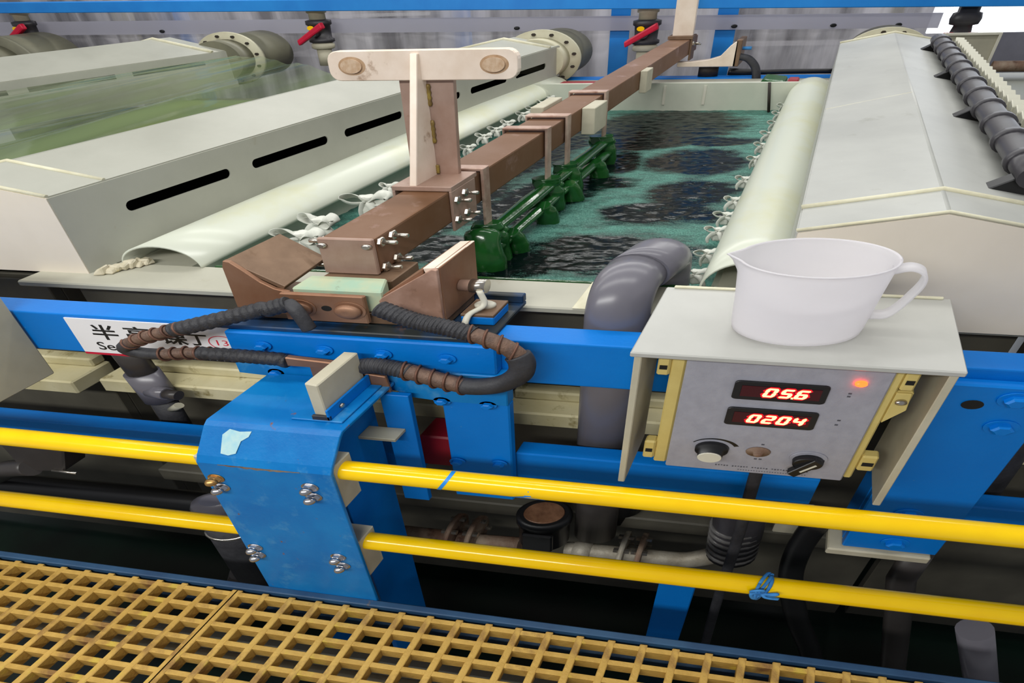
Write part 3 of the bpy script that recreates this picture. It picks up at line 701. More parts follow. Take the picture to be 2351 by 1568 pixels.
for u, w in ((.168, .630), (.168, .624), (.170, .572), (.169, .562), (.066, .466), (.074, .466), (.070, .503)): pm.box(u, u + .005, .7146, .7151, w, w + .003)
pm.build('faded_print', 'mark', fp)
MB().tube(smooth_path([(.085, .775, .44), (.086, .785, .36), (.090, .79, .28), (.10, .80, .10), (.11, .82, -.2), (.13, .85, -.55)], 6), .0085, 10, 1.6).build('power_lead', 'rubber', c)

# ================================================================ measuring jug
t = thing('measuring_jug', 'translucent white plastic measuring jug on the beige hood', 'jug', .066, .787, .702)
NJ = 56; rings = []
def jr(a, ru, rv, sp):
    # spout at the left of the rim
    d = abs((a - math.pi + math.pi) % (2 * math.pi) - math.pi); k = 1 + sp * max(0, 1 - d / .34) ** 1.6
    return ru * k * math.cos(a), rv * k * math.sin(a)
prof = [(.0, .0, .001, 0), (.06, .035, .001, 0), (.088, .052, .0015, 0), (.0955, .0585, .006, 0), (.0975, .0600, .016, 0), (.1015, .0618, .06, 0), (.1055, .0638, .100, .01), (.1075, .0650, .118, .09), (.1085, .0656, .1255, .15), (.1100, .0665, .1262, .15)]
for ru, rv, h, sp in prof:
    rings.append([( .064 + jr(2*math.pi*i/NJ, max(ru, .0005), max(rv, .0003), sp)[0], .787 + jr(2*math.pi*i/NJ, max(ru, .0005), max(rv, .0003), sp)[1], .702 + h) for i in range(NJ)])
MB().loft(rings, False).build('body', 'jug_plastic', t, thick=.0024)
MB().tube(rings[-1] + rings[-1][:1], .0014, 6, 1.5).build('rim', 'jug_plastic', t)
hp = smooth_path([(.168, .787, .812), (.190, .786, .8185), (.209, .785, .812), (.214, .785, .795), (.206, .785, .772), (.196, .785, .752), (.184, .786, .738), (.163, .787, .735)], 6)
rg = []
for i, p_ in enumerate(hp):
    q = Vector(hp[min(i+1, len(hp)-1)]) - Vector(hp[max(i-1, 0)]); q.normalize(); n_ = Vector((-q.z, 0, q.x))
    rg.append([(p_[0] + n_.x * x * 1.4, p_[1] + y, p_[2] + n_.z * x) for x, y in ((-.0022, -.011), (.0022, -.011), (.0022, .011), (-.0022, .011))])
MB().loft(rg, True, True, True).build('handle', 'jug_plastic', t)

# ================================================================ grey down pipe with elbows
t = thing('grey_pipe', 'grey plastic pipe with two elbows bending over the tank lip', 'pipe', -.25, .93, .2)
path = [(-.252, .925, .19), (-.252, .925, .45), (-.252, .925, .60)] + arc((-.252, .980, .618), .055, 180, 90, 18, 'vw') + [(-.245, 1.03, .673)]
MB().tube(path, .0385, 24, 1.62).build('lower_elbow', 'pvc_grey', t)
p2 = [(-.245, 1.015, .673), (-.235, 1.05, .673)] + arc((-.226, 1.075, .613), .060, 90, 0, 18, 'vw') + [(-.222, 1.136, .56), (-.222, 1.136, .50)]
MB().tube(p2, .0410, 24, 1.62).build('upper_elbow', 'pvc_grey', t)
MB().tube([(-.252, .925, -.1), (-.252, .925, .20)], .0345, 24, 1.62).build('dark_lower_pipe', 'pvc_dark', t)

# ================================================================ half-round pipe covers
def half_cover(label, uc0, uc1, ru, rw, v0, v1, w0, a0=0, a1=180):
    t = thing('pipe_cover', label, 'cover', uc0, v0, w0, 'half-round cream pipe covers')
    rings = []
    for k in range(17):
        v = v0 + (v1 - v0) * k / 16; c = uc0 + (uc1 - uc0) * k / 16
        rings.append([(c + ru * math.cos(R(a0 + (a1 - a0) * i / 22)), v, w0 + rw * math.sin(R(a0 + (a1 - a0) * i / 22))) for i in range(23)])
    MB().loft(rings, False, False).build('half_pipe', 'cream_pipe', t, thick=.005)
    return t
t = half_cover('cream half-round pipe cover along the slotted left hood', -1.415, -1.385, .108, .054, 1.085, 3.30, .600)
MB().lathe((-1.385, 3.30, .600), 'v', [(.054, 0), (.054, .03)], 22, 1.9).build('end_coupling', 'black', t)
t = half_cover('cream half-round pipe cover along the ridged right hood', -.037, -.045, .092, .066, 1.09, 3.12, .600)
t = thing('clip_remnant', 'clump of sealant and broken clip at the left hood corner', 'clip', -1.50, 1.06, .60)
for i in range(7):
    u, v = -1.52 + i * .009, 1.035 + i * .010
    MB().hexa([(u + x + random.uniform(-.006, .006), v + y + random.uniform(-.006, .006), .601 + z * random.uniform(.4, 1)) for x, y, z in ((-.016, -.012, 0), (.016, -.012, 0), (.016, .012, 0), (-.016, .012, 0), (-.012, -.01, .022), (.012, -.01, .02), (.012, .01, .024), (-.012, .01, .018))]).build('lump', 'sealant', t, .003)

# ================================================================ left slotted hood
def DR(v): return .092 * (v - 1.035)
t = thing('slotted_hood', 'long beige hood with black slots in its side, left of the open tank', 'hood', -1.8, 1.1, .60)
VA, VB = 1.035, 3.34
def hq(pts, name, mt, par, th=.006): return MB().add(pts, [list(range(len(pts)))]).build(name, mt, par, thick=th)
def L(u, v, w): return (u + DR(v), v, w)
# side with real openings
sl = [(1.170 + .350 * i, 1.170 + .350 * i + .280) for i in range(6)]
sb = MB(); WS, WT = .705, .732
def sq(v0, v1, w0, w1): sb.add([L(-1.56, v0, w0), L(-1.56, v1, w0), L(-1.56, v1, w1), L(-1.56, v0, w1)], [(0, 1, 2, 3)])
sq(VA, VB, .600, WS); sq(VA, VB, WT, .790)
ed = [VA] + [x for s_ in sl for x in s_] + [VB]
for i in range(0, len(ed), 2): sq(ed[i], ed[i+1], WS, WT)
for a, z in sl:
    for c_, sg in ((a, 1), (z, -1)):
        # rounded slot ends
        for top in (0, 1):
            cy = WT if top else WS; my = (WS + WT) / 2; pts = [L(-1.56, c_, cy)]
            for q in range(5):
                an_ = R(90 * q / 4); pts.append(L(-1.56, c_ + sg * .0135 * (1 - math.cos(an_)), (WT if top else WS) + (-1 if top else 1) * (.0135 * (1 - math.sin(an_)))))
            sb.add(pts, [list(range(len(pts)))])
sb.build('slotted_side', 'beige_hood', t, thick=.006)
MB().tube([L(-1.80, VA, .8315), L(-1.80, VB, .8315)], .0036, 10).build('ridge', 'beige_hood', t)
hq([L(-1.562, VA, .790), L(-1.562, VB, .790), L(-1.80, VB, .832), L(-1.80, VA, .832)], 'right_slope', 'beige_hood', t)
hq([L(-1.80, VA, .832), L(-1.80, VB, .832), L(-2.05, VB, .786), L(-2.05, VA, .786)], 'left_slope', 'beige_hood', t)
hq([L(-1.56, VA, .600), L(-1.56, VA, .790), L(-1.80, VA, .832), L(-2.05, VA, .786), L(-2.05, VA, .600)], 'near_end', 'end_beige', t)
hq([L(-1.56, VB, .600), L(-1.56, VB, .790), L(-1.80, VB, .832), L(-2.05, VB, .786), L(-2.05, VB, .600)], 'far_end', 'beige_hood', t)
hq([L(-2.05, VA, .600), L(-2.05, VB, .600), L(-2.05, VB, .786), L(-2.05, VA, .786)], 'left_side', 'beige_hood', t)
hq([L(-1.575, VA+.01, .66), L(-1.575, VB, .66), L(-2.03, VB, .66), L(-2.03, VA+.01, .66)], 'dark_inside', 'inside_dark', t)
for v, nm in ((1.155, 'weld_strip'), (VA + .002, 'edge_strip'), (3.25, 'weld_strip')):
    MB().tube([L(-1.563, v, .793), L(-1.80, v, .836), L(-2.05, v, .790)], .0085 if v > 3 else .0045, 8).build(nm, 'weld', t)
def flange(label, u, v, w, r, k=1.55, drum=.25, mt='flange', nb=12, nk=None):
    t = thing('pipe_flange', label, 'flange', u, v, w - r)
    MB().lathe((u, v, w), 'v', [(r * .60, -.004), (r, -.004), (r, .012), (r * .60, .012)], 48, k).build('disc', mt, t)
    MB().lathe((u, v + .012, w), 'v', [(r * .86, 0), (r * .86, drum)], 40, k).build('drum', 'drum', t)
    MB().lathe((u, v - .004, w), 'v', [(r * .74, 0), (r * .74, -.09)], 40, k).build('neck', nk or mt, t)
    hb = None
    for i in range(nb):
        a = 2 * math.pi * i / nb + .2; du, dw = r * .86 * k * math.cos(a), r * .86 * math.sin(a)
        if hb is None: hb = MB().lathe((u + du, v - .004, w + dw), 'v', [(.007, 0), (.007, -.007)], 6, smooth=False).build('flange_bolt', 'dark_steel', t); h0 = (du, dw)
        else: inst(hb, du - h0[0], 0, dw - h0[1])
    return t
flange('round beige flange at the far end of the slotted hood', -1.47, 3.40, .722, .138)
flange('round beige flange behind the ridged right hood', .245, 3.36, .715, .128, 1.62)
flange('round beige flange behind the far left hood', -3.36, 3.46, .738, .140, nk='drum')
t = flange('dull drum end at the upper left corner', -4.85, 3.35, .72, .19, 1.6, .3, 'drum', 6)

# far left hood
t = thing('far_hood', 'second slotted beige hood further left under the clear film', 'hood', -3.8, 2.6, .60)
def L2(u, v, w): return (u + .31 * (v - 3.36), v, w)
sb = MB(); VA2, VB2 = 1.2, 3.38
def sq2(v0, v1, w0, w1): sb.add([L2(-3.29, v0, w0), L2(-3.29, v1, w0), L2(-3.29, v1, w1), L2(-3.29, v0, w1)], [(0, 1, 2, 3)])
sq2(VA2, VB2, .60, .735); sq2(VA2, VB2, .757, .790)
sl = [(1.32 + .40 * i, 1.32 + .40 * i + .33) for i in range(5)]; ed = [VA2] + [x for s_ in sl for x in s_] + [VB2]
for i in range(0, len(ed), 2): sq2(ed[i], ed[i+1], .735, .757)
sb.build('slotted_side', 'beige_hood', t, thick=.006)
hq([L2(-3.292, VA2, .790), L2(-3.292, VB2, .790), L2(-3.63, VB2, .862), L2(-3.63, VA2, .862)], 'right_slope', 'beige_hood', t)
hq([L2(-3.63, VA2, .862), L2(-3.63, VB2, .862), L2(-4.0, VB2, .79), L2(-4.0, VA2, .79)], 'left_slope', 'beige_hood', t)
hq([L2(-3.29, VB2, .60), L2(-3.29, VB2, .79), L2(-3.63, VB2, .862), L2(-4.0, VB2, .79), L2(-4.0, VB2, .60)], 'far_end', 'beige_hood', t)
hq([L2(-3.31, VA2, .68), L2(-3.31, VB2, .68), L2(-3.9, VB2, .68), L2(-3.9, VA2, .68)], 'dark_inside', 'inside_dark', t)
MB().tube([L2(-3.29, 3.30, .794), L2(-3.63, 3.30, .866), L2(-4.0, 3.30, .794)], .009, 8).build('weld_strip', 'weld', t)

# clear film over the neighbouring tank
fl = []
def filmf(i, j):
    a = Vector((-3.95 + .80 * j, 1.45 + 1.72 * j)); b_ = Vector((-2.02 + .13 * j, .95 + 1.52 * j)); p_ = a.lerp(b_, i)
    z = .752 + .032 * j + .014 * i + .020 * NZ.noise((i * 5 + j * .6, j * 1.4, 2)) + .010 * NZ.noise((i * 14 + j * 2, j * 2.2, 5)) - .025 * math.sin(math.pi * i) * (1 - j) + .035 * j * j * math.sin(math.pi * i)
    return (p_.x, p_.y, z)
tag(MB().grid(60, 70, filmf).build('plastic_film', 'film', None), 'rumpled clear plastic film stretched between the two slotted hoods', 'film')
tag(MB().box(-3.4, -2.1, 1.1, 3.1, .575, .58).build('dim_solution', 'solution_olive', None), 'olive liquid seen through the clear film', 'liquid', kind='stuff')

# ================================================================ right ridged hood
t = thing('ridged_hood', 'large grey beige hood with a ridged top, right of the open tank', 'hood', .27, 1.2, .60)
VA, VB = .965, 3.28
def q4(*p): return list(p)
UL, UM, UR = .030, .252, .49
hq([(UL, VA, .790), (UL, VB, .790), (UM, VB, .830), (UM, VA, .830)], 'left_slope', 'grey_hood', t)
hq([(UM, VA, .830), (UM, VB, .830), (UR, VB, .788), (UR, VA, .788)], 'right_slope', 'grey_hood', t)
hq([(UL, VA, .602), (UL, VA, .790), (UM, VA, .830), (UR, VA, .788), (UR, VA, .602)], 'near_end', 'end_beige', t)
hq([(UL, VB, .602), (UL, VB, .790), (UM, VB, .830), (UR, VB, .788), (UR, VB, .602)], 'far_end', 'beige', t)
hq([(UL, VA, .602), (UL, VB, .602), (UL, VB, .790), (UL, VA, .790)], 'left_side', 'grey_hood', t)
hq([(UR, VA, .602), (UR, VB, .602), (UR, VB, .788), (UR, VA, .788)], 'right_side', 'grey_hood', t)
for v, r_ in ((1.075, .005), (VA, .003), (3.24, .006)):
    MB().tube([(UL - .003, v, .794), (UM, v, .834), (UR, v, .792)], r_, 8).build('weld_strip', 'weld', t)
MB().tube([(UM, VA, .8295), (UM, VB, .8295)], .0036, 10).build('ridge', 'grey_hood', t)
MB().tube([(UL, 1.88, .7915), (.16, 1.90, .8145), (UM, 1.91, .8315)], .0022, 6).build('seam', 'weld', t)

# dark segmented pipe lying on the right hood, with brackets and a stack of tabs beside it
t = thing('segmented_pipe', 'dark grey segmented pipe with collars lying on the ridged hood', 'pipe', .41, 2.0, .80)
MB().tube([(.405, 1.12 + .1 * i, .842) for i in range(19)], .021, 18, 1.5).build('pipe', 'dark_fit', t)
cb = None
for i in range(12):
    v = 1.22 + .145 * i
    if cb is None: cb = MB().lathe((.405, v, .842), 'v', [(.021, -.012), (.0255, -.010), (.0255, .010), (.021, .012)], 18, 1.5).build('collar', 'dark_fit', t); h0 = v
    else: inst(cb, 0, v - h0, 0)
br = None
for v in (1.13, 1.68, 2.22, 2.82):
    if br is None:
        br = MB().prism([(.335, .815), (.375, .836), (.405, .838), (.405, .800), (.345, .806)], 'v', v, v + .035).build('bracket', 'black', t, .002); h0 = v
    else: inst(br, 0, v - h0, 0)
fn = None
for i in range(17):
    v = 1.25 + .102 * i
    if fn is None: fn = MB().prism([(.425, .835), (.468, .830), (.468, .802), (.425, .802)], 'v', v, v + .03).build('fin', 'black', t, .002); h0 = v
    else: inst(fn, 0, v - h0, 0)
ts = thing('toothed_strip', 'pale saw-toothed plastic strip beside the dark segmented pipe', 'strip', .49, 2.0, .79)
tb0 = None
for i in range(28):
    v = 1.20 + .0625 * i
    if tb0 is None:
        tb0 = MB().hexa([(.470, v, .785), (.505, v + .005, .785), (.505, v + .045, .785), (.470, v + .04, .785), (.470, v, .838), (.503, v + .005, .835), (.505, v + .045, .845), (.470, v + .04, .848)]).build('tooth', 'tabs', ts, .002); h0 = v
    else: inst(tb0, 0, v - h0, 0)

# ================================================================ anode bag ties along both tank edges
def ribbon(path, wd, par, name, tw=0.0):
    pp = smooth_path(path, 6); N_ = len(pp); rg = []
    for i, p_ in enumerate(pp):
        d = Vector(pp[min(i+1, N_-1)]) - Vector(pp[max(i-1, 0)]); d.normalize()
        sdv = Vector((math.cos(tw), math.sin(tw) * .6, .55)); sdv = (sdv - d * sdv.dot(d)).normalized()
        k_ = wd * (.45 + .55 * math.sin(math.pi * min(1, .15 + .85 * i / (N_ - 1)))); c_ = Vector(p_)
        x = c_ + sdv * k_; y = c_ - sdv * k_; n_ = d.cross(sdv) * k_ * .35
        rg.append([tuple(x), tuple(c_ + n_), tuple(y)])
    return MB().loft(rg, False, False).build(name, 'cloth', par, thick=.0012)
def bag(u, v, w, s, sd, label, grp):
    rnd = random.Random(sd); t = thing('anode_bag', label, 'anode bag', u, v, w - .05, grp)
    nb = 20; rings = []
    for k in range(8):
        h = -.055 + .075 * k / 7; rr_ = s * (.016 - (.008 * max(0, 1 - abs(k - 5) / 2)))
        rings.append([(u + rr_ * (1 + .2 * math.cos(5 * 2*math.pi*i/nb + sd)) * 1.8 * math.cos(2*math.pi*i/nb), v + rr_ * (1 + .2 * math.cos(5 * 2*math.pi*i/nb + sd)) * math.sin(2*math.pi*i/nb), w + h * s) for i in range(nb)])
    MB().loft(rings).build('neck', 'cloth', t)
    for q in range(2):
        a = rnd.uniform(-.5, .5) + math.pi * q; r_ = s * rnd.uniform(.026, .036); cu_, su_ = math.cos(a) * 1.7, math.sin(a)
        ribbon([(u, v - .004, w + .002), (u + r_*.7*cu_, v + r_*.7*su_ - .006, w + s*.026), (u + r_*1.3*cu_, v + r_*1.2*su_ - .008, w + s*.020), (u + r_*.8*cu_, v + r_*.8*su_ - .010, w + s*.002), (u + r_*.1*cu_, v - .008, w)], s*.016, t, 'bow_loop', a + 1.2)
        a2 = a + rnd.uniform(.4, .9)
        ribbon([(u, v - .008, w), (u + r_*.5*math.cos(a2)*1.7, v - .014, w - s*.006), (u + r_*.9*math.cos(a2)*1.7, v - .018, w - s*.032), (u + r_*1.0*math.cos(a2)*1.7 + .004, v - .016, w - s*.062)], s*.013, t, 'tie_end', a2)
sp = [(-1.185, 1.285), (-1.21, 1.385), (-1.195, 1.565), (-1.20, 1.70), (-1.185, 1.86), (-1.165, 2.005), (-1.18, 2.15), (-1.20, 2.31), (-1.205, 2.42), (-1.21, 2.53), (-1.215, 2.69), (-1.22, 2.80), (-1.225, 2.92), (-1.24, 3.03)]
ORD = ['nearest', 'second', 'third', 'fourth', 'fifth', 'sixth', 'seventh', 'eighth', 'ninth', 'tenth', 'eleventh', 'twelfth', 'thirteenth', 'fourteenth']
for i, (u, v) in enumerate(sp):
    lb = 'white knotted cloth bag, %s from the camera in the row left of the flight bar' % ORD[i]
    if i == 0: lb = 'big white knotted cloth bag beside the bar end cap, nearest of the left row'
    elif i == 2: lb = 'white knotted cloth bag just left of the lifting hook base'
    bag(u - (.015 if i < 3 else .03), v, .595, .95 if i < 3 else .46, i + 3, lb, 'anode bags along the left tank edge')
spr = [(-.156, 1.19), (-.153, 1.30), (-.153, 1.44), (-.152, 1.55), (-.150, 1.67), (-.150, 1.86), (-.150, 2.08), (-.145, 2.25), (-.141, 2.41), (-.140, 2.58), (-.140, 2.74), (-.14, 2.9)]
for i, (u, v) in enumerate(spr):
    lb = 'small white cloth tie, %s from the camera along the right pipe cover' % ORD[i]
    if i == 0: lb = 'small white cloth tie beside the grey elbow, nearest of the right row'
    bag(u, v, .585, .45, i + 40, lb, 'anode bag ties along the right tank edge')

#FAR
# ================================================================ far side of the tanks
b = MB().hexa([(-6.5, 3.60, 1.02), (1.9, 3.60, .875), (1.9, 3.66, .875), (-6.5, 3.66, 1.02), (-6.5, 3.60, 1.075), (1.9, 3.60, .935), (1.9, 3.66, .935), (-6.5, 3.66, 1.075)])
tag(b.build('far_beam', 'blue_far', None, .003), 'bright blue beam crossing the whole top of the view', 'beam')
tag(MB().box(-1.5, .35, 3.44, 3.52, .575, .613).build('far_sill', 'blue', None, .003), 'blue steel sill under the far end of the flight bar', 'beam')
t = thing('far_saddle', 'dull tan saddle carrying the far end of the flight bar', 'saddle', -.62, 3.48, .613)
MB().prism([(-.76, .665), (-.46, .665), (-.465, .79), (-.50, .765), (-.545, .715), (-.60, .700), (-.70, .690), (-.76, .690)], 'v', 3.45, 3.49).build('cheek', 'tin_plate', t, .003)
MB().box(-.475, -.445, 3.45, 3.60, .665, .79).build('outer_wall', 'copper_dull', t, .003)
MB().lathe((-.60, 3.50, .613), 'w', [(.03, 0), (.03, .052)], 16).build('stub', 'dark_steel', t)
MB().tube([(-.45, 3.5, .745), (-.40, 3.5, .745)], .008, 10, 1).build('pin', 'string_blue', t)
tag(MB().tube(smooth_path([(-.45, 3.47, .71), (-.40, 3.46, .70), (-.355, 3.45, .66), (-.335, 3.44, .60), (-.33, 3.44, .58)], 6), .016, 12, 1.4).build('drop_cable', 'rubber', None), 'short black cable dropping from the far saddle', 'cable')
tag(MB().tube(smooth_path([(-.50, 3.54, .628), (-.40, 3.54, .622), (-.2, 3.54, .625), (.05, 3.54, .625)], 6), [.018] * 8 + [.012] * 11, 10, 1.4).build('far_hose', 'black', None), 'black hose lying along the blue far sill', 'hose')
tag(MB().hexa([(-.30, 3.10, .60), (-.16, 3.10, .60), (-.16, 3.25, .613), (-.30, 3.25, .613), (-.28, 3.12, .66), (-.17, 3.12, .65), (-.17, 3.22, .66), (-.27, 3.22, .67)]).build('green_rag', 'rack_green', None, .012, seg=2), 'green stained rag on the far tank corner', 'rag')
tag(MB().box(-.16, -.11, 3.10, 3.18, .613, .66).build('red_block', 'red_dark', None, .006), 'dark red block beside the green rag', 'block')
tag(MB().tube([(-.235, 3.045, .66), (-.205, 3.02, .53)], .004, 8).build('dip_rod', 'dark_steel', None), 'thin dark rod standing in the far tank corner', 'rod')
tag(MB().hexa([(-1.33, 3.12, .612), (-.95, 3.12, .612), (-.95, 3.3, .612), (-1.33, 3.3, .612), (-1.30, 3.14, .632), (-.97, 3.14, .63), (-.97, 3.28, .63), (-1.30, 3.28, .632)]).build('dark_mat', 'red_dark', None, .004), 'dark reddish mat on the far tank lip', 'mat')

def ball_valve(label, u, v, wb, s=1.0, handle=True):
    t = thing('ball_valve', label, 'valve', u, v, wb, 'ball valves in front of the plastic curtain')
    MB().lathe((u, v, wb), 'w', [(.026*s, 0), (.026*s, .09*s)], 18).build('lower_pipe', 'pp_block', t)
    MB().lathe((u, v, wb + .09*s), 'w', [(.032*s, 0), (.040*s, .006), (.040*s, .028*s), (.03*s, .034*s)], 18).build('lower_union', 'pp_block', t)
    MB().lathe((u, v, wb + .124*s), 'w', [(.036*s, 0), (.044*s, .006), (.044*s, .02*s), (.036*s, .026*s), (.038*s, .09*s), (.044*s, .096*s), (.044*s, .116*s), (.03*s, .122*s)], 18).build('body', 'dark_fit', t)
    MB().lathe((u, v, wb + .246*s), 'w', [(.028*s, 0), (.028*s, .03*s), (.034*s, .034*s), (.034*s, .06*s)], 18).build('upper_union', 'pp_block', t)
    if handle:
        c_ = wb + .175 * s
        MB().tube([(u, v - .075 * s, c_), (u, v - .03 * s, c_)], .016 * s, 12).build('stem', 'dark_fit', t)
        MB().hexa([(u - .075*s*1.2, v - .085*s, c_ - .058*s), (u + .07*s*1.2, v - .085*s, c_ + .030*s), (u + .07*s*1.2, v - .055*s, c_ + .030*s), (u - .075*s*1.2, v - .055*s, c_ - .058*s), (u - .08*s*1.2, v - .085*s, c_ - .028*s), (u + .06*s*1.2, v - .085*s, c_ + .062*s), (u + .06*s*1.2, v - .055*s, c_ + .062*s), (u - .08*s*1.2, v - .055*s, c_ - .028*s)]).build('handle', 'red', t, .008*s, seg=2)
        MB().lathe((u - .02*s, v - .045*s, c_ + .03*s), 'v', [(.012*s, 0), (.012*s, -.004)], 12).build('yellow_cap', 'yellow', t)
ball_valve('red-handled valve behind the middle of the flight bar', -1.0, 3.68, .625)
ball_valve('red-handled valve behind the left end of the T hook plate', -2.93, 3.68, .665)
ball_valve('red-handled valve at the upper left corner', -4.95, 3.68, .70)
t = thing('ball_valve', 'grey valve at the upper right before the bright window', 'valve', .60, 3.68, .74, 'ball valves in front of the plastic curtain')
MB().lathe((.60, 3.68, .74), 'w', [(.034, 0), (.03, .04), (.026, .07), (.040, .075), (.044, .10), (.04, .125), (.030, .13), (.03, .20)], 20).build('body', 'dark_fit', t)
MB().tube([(.52, 3.66, .775), (.68, 3.66, .775)], .006, 10).build('handle', 'red', t)

# plastic curtain with its lighter strip and studs
def cur(i, j):
    u = -7.2 + 7.75 * i
    return (u, 3.87 + .012 * math.sin(u * 31 + 4 * NZ.noise((u * 2, 0, 0))) + .05 * NZ.noise((u * 4.1, j * 1.1, 2)) + .02 * NZ.noise((u * 13, j * 2, 9)), .38 + .95 * j)
t = thing('plastic_curtain', 'translucent grey plastic curtain hanging across the far side', 'curtain', -2.5, 3.86, .38)
MB().grid(420, 18, cur).build('sheet', 'curtain', t)
MB().hexa([(-7.0, 3.79, .875), (.5, 3.79, .788), (.5, 3.796, .788), (-7.0, 3.796, .875), (-7.0, 3.79, .955), (.5, 3.79, .858), (.5, 3.796, .858), (-7.0, 3.796, .955)]).build('strip', 'curtain_band', t)
for u in (-5.2, -4.1, -3.0, -1.78, -.86, -.55, -.03, .3):
    MB().lathe((u, 3.789, .834 - .0116 * (u + 2.5) + .006), 'v', [(.009, 0), (.009, -.005), (.005, -.006)], 14, 1.9).build('stud', 'black', t)
# blue uprights behind the curtain
for u, vv, lb in ((-1.19, 3.815, 'blue upright left of the far valve'), (-.60, 3.815, 'blue upright beside the far hook'), (-4.1, 3.95, 'blue upright behind the curtain at the upper left'), (-2.2, 3.95, 'blue upright behind the curtain left of the T plate')):
    pu = thing('far_upright', lb, 'post', u, vv, -.6, 'uprights along the curtain')
    MB().box(u - .055, u + .055, vv, vv + .006, -.6, 1.5).build('flange_plate', 'blue_far', pu, .001)
    MB().box(u - .008, u + .008, vv + .006, vv + .02, -.6, 1.5).build('web', 'blue_far', pu, .001)
# items further back, seen dimly
for u, w, lb in ((-6.0, .55, 'dark machine at the far left behind the curtain'), (-3.2, .6, 'dark machine behind the curtain left of the T plate'), (-.2, .62, 'dark machine behind the curtain before the right hood')):
    mm = thing('far_machine', lb, 'machine', u, 4.9, -.6, 'machines behind the curtain')
    MB().box(u - .9, u + .7, 4.7, 5.4, -.6, w).build('body', 'wall_grey', mm, .02)
    MB().box(u - .6, u + .3, 4.8, 5.3, w, w + .25).build('cabinet', 'dark_fit', mm, .02)
    MB().tube([(u + .5, 4.8, w), (u + .5, 4.8, 1.6)], .05, 14).build('riser', 'pp_block', mm)
tag(MB().box(.62, 2.6, 5.2, 5.25, .60, 1.6).build('window_1', 'daylight'), kind='structure')
t = thing('framed_panel', 'white framed grey panel standing at the upper right', 'panel', .65, 3.6, .63)
MB().box(.53, .77, 3.60, 3.605, .635, .775).build('panel', 'pale_grey', t)
for a in ((.515, .53, .625, .785), (.77, .785, .625, .785)): MB().box(a[0], a[1], 3.59, 3.615, a[2], a[3]).build('frame_bar', 'plastic_white', t, .002)
for a in ((.625, .637), (.773, .785)): MB().box(.53, .77, 3.59, 3.615, a[0], a[1]).build('frame_bar', 'plastic_white', t, .002)
tag(MB().tube([(.78 + .1 * i, 3.5, .645) for i in range(9)], .025, 12, 1.5).build('far_conduit', 'rusty', None), 'rusty pipe right of the white framed panel', 'pipe')

#LOWER
# ================================================================ dim pipework under the tanks
t = thing('flow_meter', 'round black flow meter with a brown glass on the rusty pipe', 'meter', -.382, .90, -.15)
MB().lathe((-.382, .90, -.12), 'w', [(.038, 0), (.046, .01), (.046, .09), (.050, .095), (.050, .118), (.044, .122)], 28, 1.45).build('body', 'black', t)
MB().lathe((-.382, .90, .002), 'w', [(.037, 0), (.035, .002)], 28, 1.45).build('glass', 'meter_glass', t)
MB().box(-.42, -.34, .846, .86, -.10, -.03).build('name_plate', 'black', t, .004)
t = thing('meter_pipe', 'rusty pipe with bolted flanges either side of the flow meter', 'pipe', -.4, .90, -.19)
MB().tube([(-.80, .90, -.165), (-.55, .90, -.165), (-.45, .90, -.16)], .022, 14).build('left_pipe', 'rusty', t)
MB().tube(smooth_path([(-.32, .90, -.155), (-.18, .90, -.148), (-.02, .90, -.145), (.04, .90, -.125), (.085, .90, -.09), (.11, .90, -.05)], 6), .021, 14).build('right_pipe', 'galv', t)
for u, mt in ((-.645, 'rusty'), (-.585, 'rusty'), (-.172, 'galv'), (-.125, 'rusty')):
    fl = MB().lathe((u, .90, -.14), 'u', [(.06, 0), (.06, .014)], 20).build('pipe_flange', mt, t)
    for a in (60, 120, 200, 340):
        MB().lathe((u - .014, .90 + .046 * math.cos(R(a)), -.14 + .046 * math.sin(R(a))), 'u', [(.007, 0), (.007, .042)], 6, smooth=False).build('bolt', 'steel', fl)
MB().lathe((-.30, .90, -.155), 'u', [(.026, 0), (.026, .05)], 16).build('collar', 'galv', t)
t = thing('wrapped_pipe', 'dark pipe stub wrapped in shiny stretch film under the control box', 'pipe', .11, .90, -.08)
MB().tube([(.11, .90, -.09), (.10, .90, .06), (.09, .90, .21)], .045, 20, 1.4).build('pipe', 'dark_fit', t)
for i in range(6): MB().lathe((.108 - i * .002, .90, -.08 + i * .022), 'w', [(.0458, 0), (.047, .005), (.0458, .012)], 20, 1.4).build('film_turn', 'stretch_film', t)
t = thing('dark_filter', 'dark round filter body behind the flow meter', 'filter', -.22, .98, -.1)
MB().lathe((-.22, .985, -.10), 'w', [(.03, 0), (.035, .05), (.046, .055), (.046, .10), (.05, .13)], 22, 1.6).build('body', 'black', t)
tag(MB().box(-.045, .045, .795, .81, -.6, -.09).build('support_column', 'blue', None, .003), 'blue steel column below the rails, right of the middle', 'column')
t = thing('pump_cylinder', 'grey and black cylinder standing left of the blue post', 'cylinder', -1.19, .76, -.33)
MB().tube([(-1.19, .77, -.30), (-1.19, .77, .02)], .036, 22, 1.7).build('black_sleeve', 'rubber', t)
MB().lathe((-1.19, .77, .0), 'w', [(.0385, 0), (.0385, .06), (.034, .075), (.02, .082)], 22, 1.7).build('grey_cap', 'pvc_grey', t)
for w in (-.005, -.05): MB().lathe((-1.19, .77, w), 'w', [(.0365, 0), (.0395, .002), (.0395, .006), (.0365, .008)], 22, 1.7).build('clamp_ring', 'steel', t)
MB().lathe((-1.19, .77, -.34), 'w', [(.06, 0), (.056, .04)], 22, 1.7).build('foot', 'pvc_dark', t)
tag(MB().tube([(-1.33, .74, -.5), (-1.22, .80, -.22)], .026, 12).build('drain_branch', 'pvc_dark', None), 'dark branch pipe at the foot of the grey and black cylinder', 'pipe')
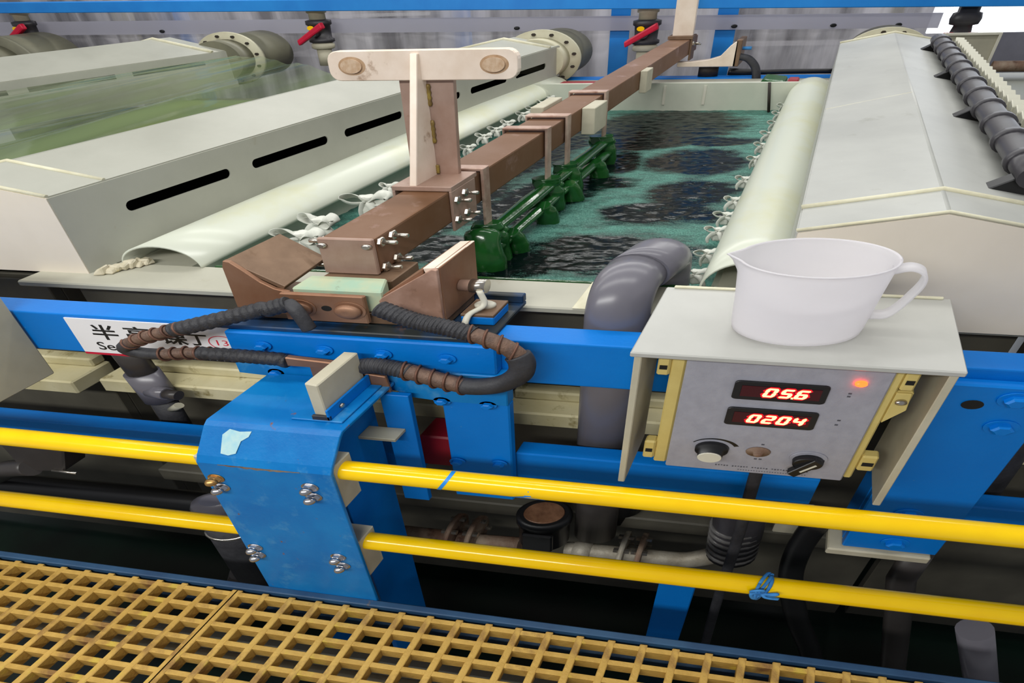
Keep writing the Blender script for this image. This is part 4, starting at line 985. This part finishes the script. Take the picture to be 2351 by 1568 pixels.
t = thing('grey_conduit', 'grey flexible conduit and box behind the upper rail at the left edge', 'conduit', -1.7, .80, .06)
MB().hexa([(-1.80, .80, .08), (-1.66, .80, .095), (-1.66, .86, .095), (-1.80, .86, .08), (-1.80, .80, .20), (-1.60, .80, .20), (-1.60, .86, .20), (-1.80, .86, .20)]).build('box', 'pvc_dark', t, .004)
MB().tube([(-1.69, .798, .10), (-1.615, .798, .098)], .004, 8).build('bright_edge', 'steel', t)
MB().tube(smooth_path([(-2.1, .80, .0), (-1.95, .80, .03), (-1.85, .80, .08), (-1.76, .80, .10)], 6), .024, 12).build('conduit', 'pvc_dark', t)
tag(MB().tube([(.93, .80, -.6), (.83, .80, -.41), (.70, .80, -.15)], .030, 18, 1.4).build('drain_pipe', 'pvc_grey', None), 'grey upright drain pipe at the lower right', 'pipe')
tag(MB().tube([(.69, .84, -.6), (.635, .84, -.465), (.495, .84, -.03), (.49, .84, .08)], .024, 18, 1.4).build('drain_pipe', 'pvc_dark', None), 'dark upright drain pipe below the broad right post', 'pipe')
tag(MB().tube(smooth_path([(.262, .86, .14), (.252, .86, .017), (.268, .86, -.117), (.335, .86, -.305), (.40, .86, -.44), (.46, .86, -.58)], 6), .022, 14, 1.4).build('black_hose', 'black', None), 'thick black hose hanging left of the broad right post', 'hose')
tag(MB().tube([(-2.3, .82, -.02), (-1.2, .86, -.06), (-.95, .9, -.07)], .03, 14).build('floor_hose', 'black', None), 'glossy black hose behind the lower yellow rail at the left', 'hose')
tag(MB().box(.19, .27, .93, .97, -.02, .06).build('pipe_block', 'pp_block', None, .003), 'small beige block right of the film-wrapped stub', 'block')
t = thing('pvc_tee', 'grey plastic tee fitting hanging under the white sign', 'fitting', -1.41, .93, .24)
MB().tube([(-1.432, .93, .47), (-1.414, .93, .355)], .024, 18, 1.55).build('upper_pipe', 'pvc_dark', t)
MB().tube([(-1.42, .93, .375), (-1.405, .93, .285)], .029, 20, 1.55).build('tee_body', 'pvc_grey', t)
MB().tube([(-1.405, .915, .325), (-1.345, .905, .328)], .016, 14, 1).build('side_port', 'pvc_grey', t)
MB().tube([(-1.352, .905, .328), (-1.305, .90, .330)], .0125, 14, 1).build('stub', 'pvc_dark', t)
MB().tube([(-1.37, .915, .262), (-1.335, .91, .285)], .008, 10).build('clip', 'pale_grey', t)
MB().tube([(-1.405, .93, .29), (-1.40, .93, .15)], .022, 16, 1.55).build('lower_pipe', 'rubber', t)
tag(MB().box(-.66, -.56, .86, .93, .20, .30).build('red_box', 'red_dark', None, .004), 'dark red box between the post and the plate leg', 'box')
tag(MB().tube(smooth_path([(.60, .97, .10), (.585, .968, .35), (.575, .966, .55), (.60, .966, .70), (.68, 1.03, .81), (.78, 1.2, .80), (.84, 1.42, .70), (.86, 1.5, .605)], 6), .032, 14, 1.3).build('dark_hose', 'rubber', None), 'dark hose rising at the right edge beside the ridged hood', 'hose')
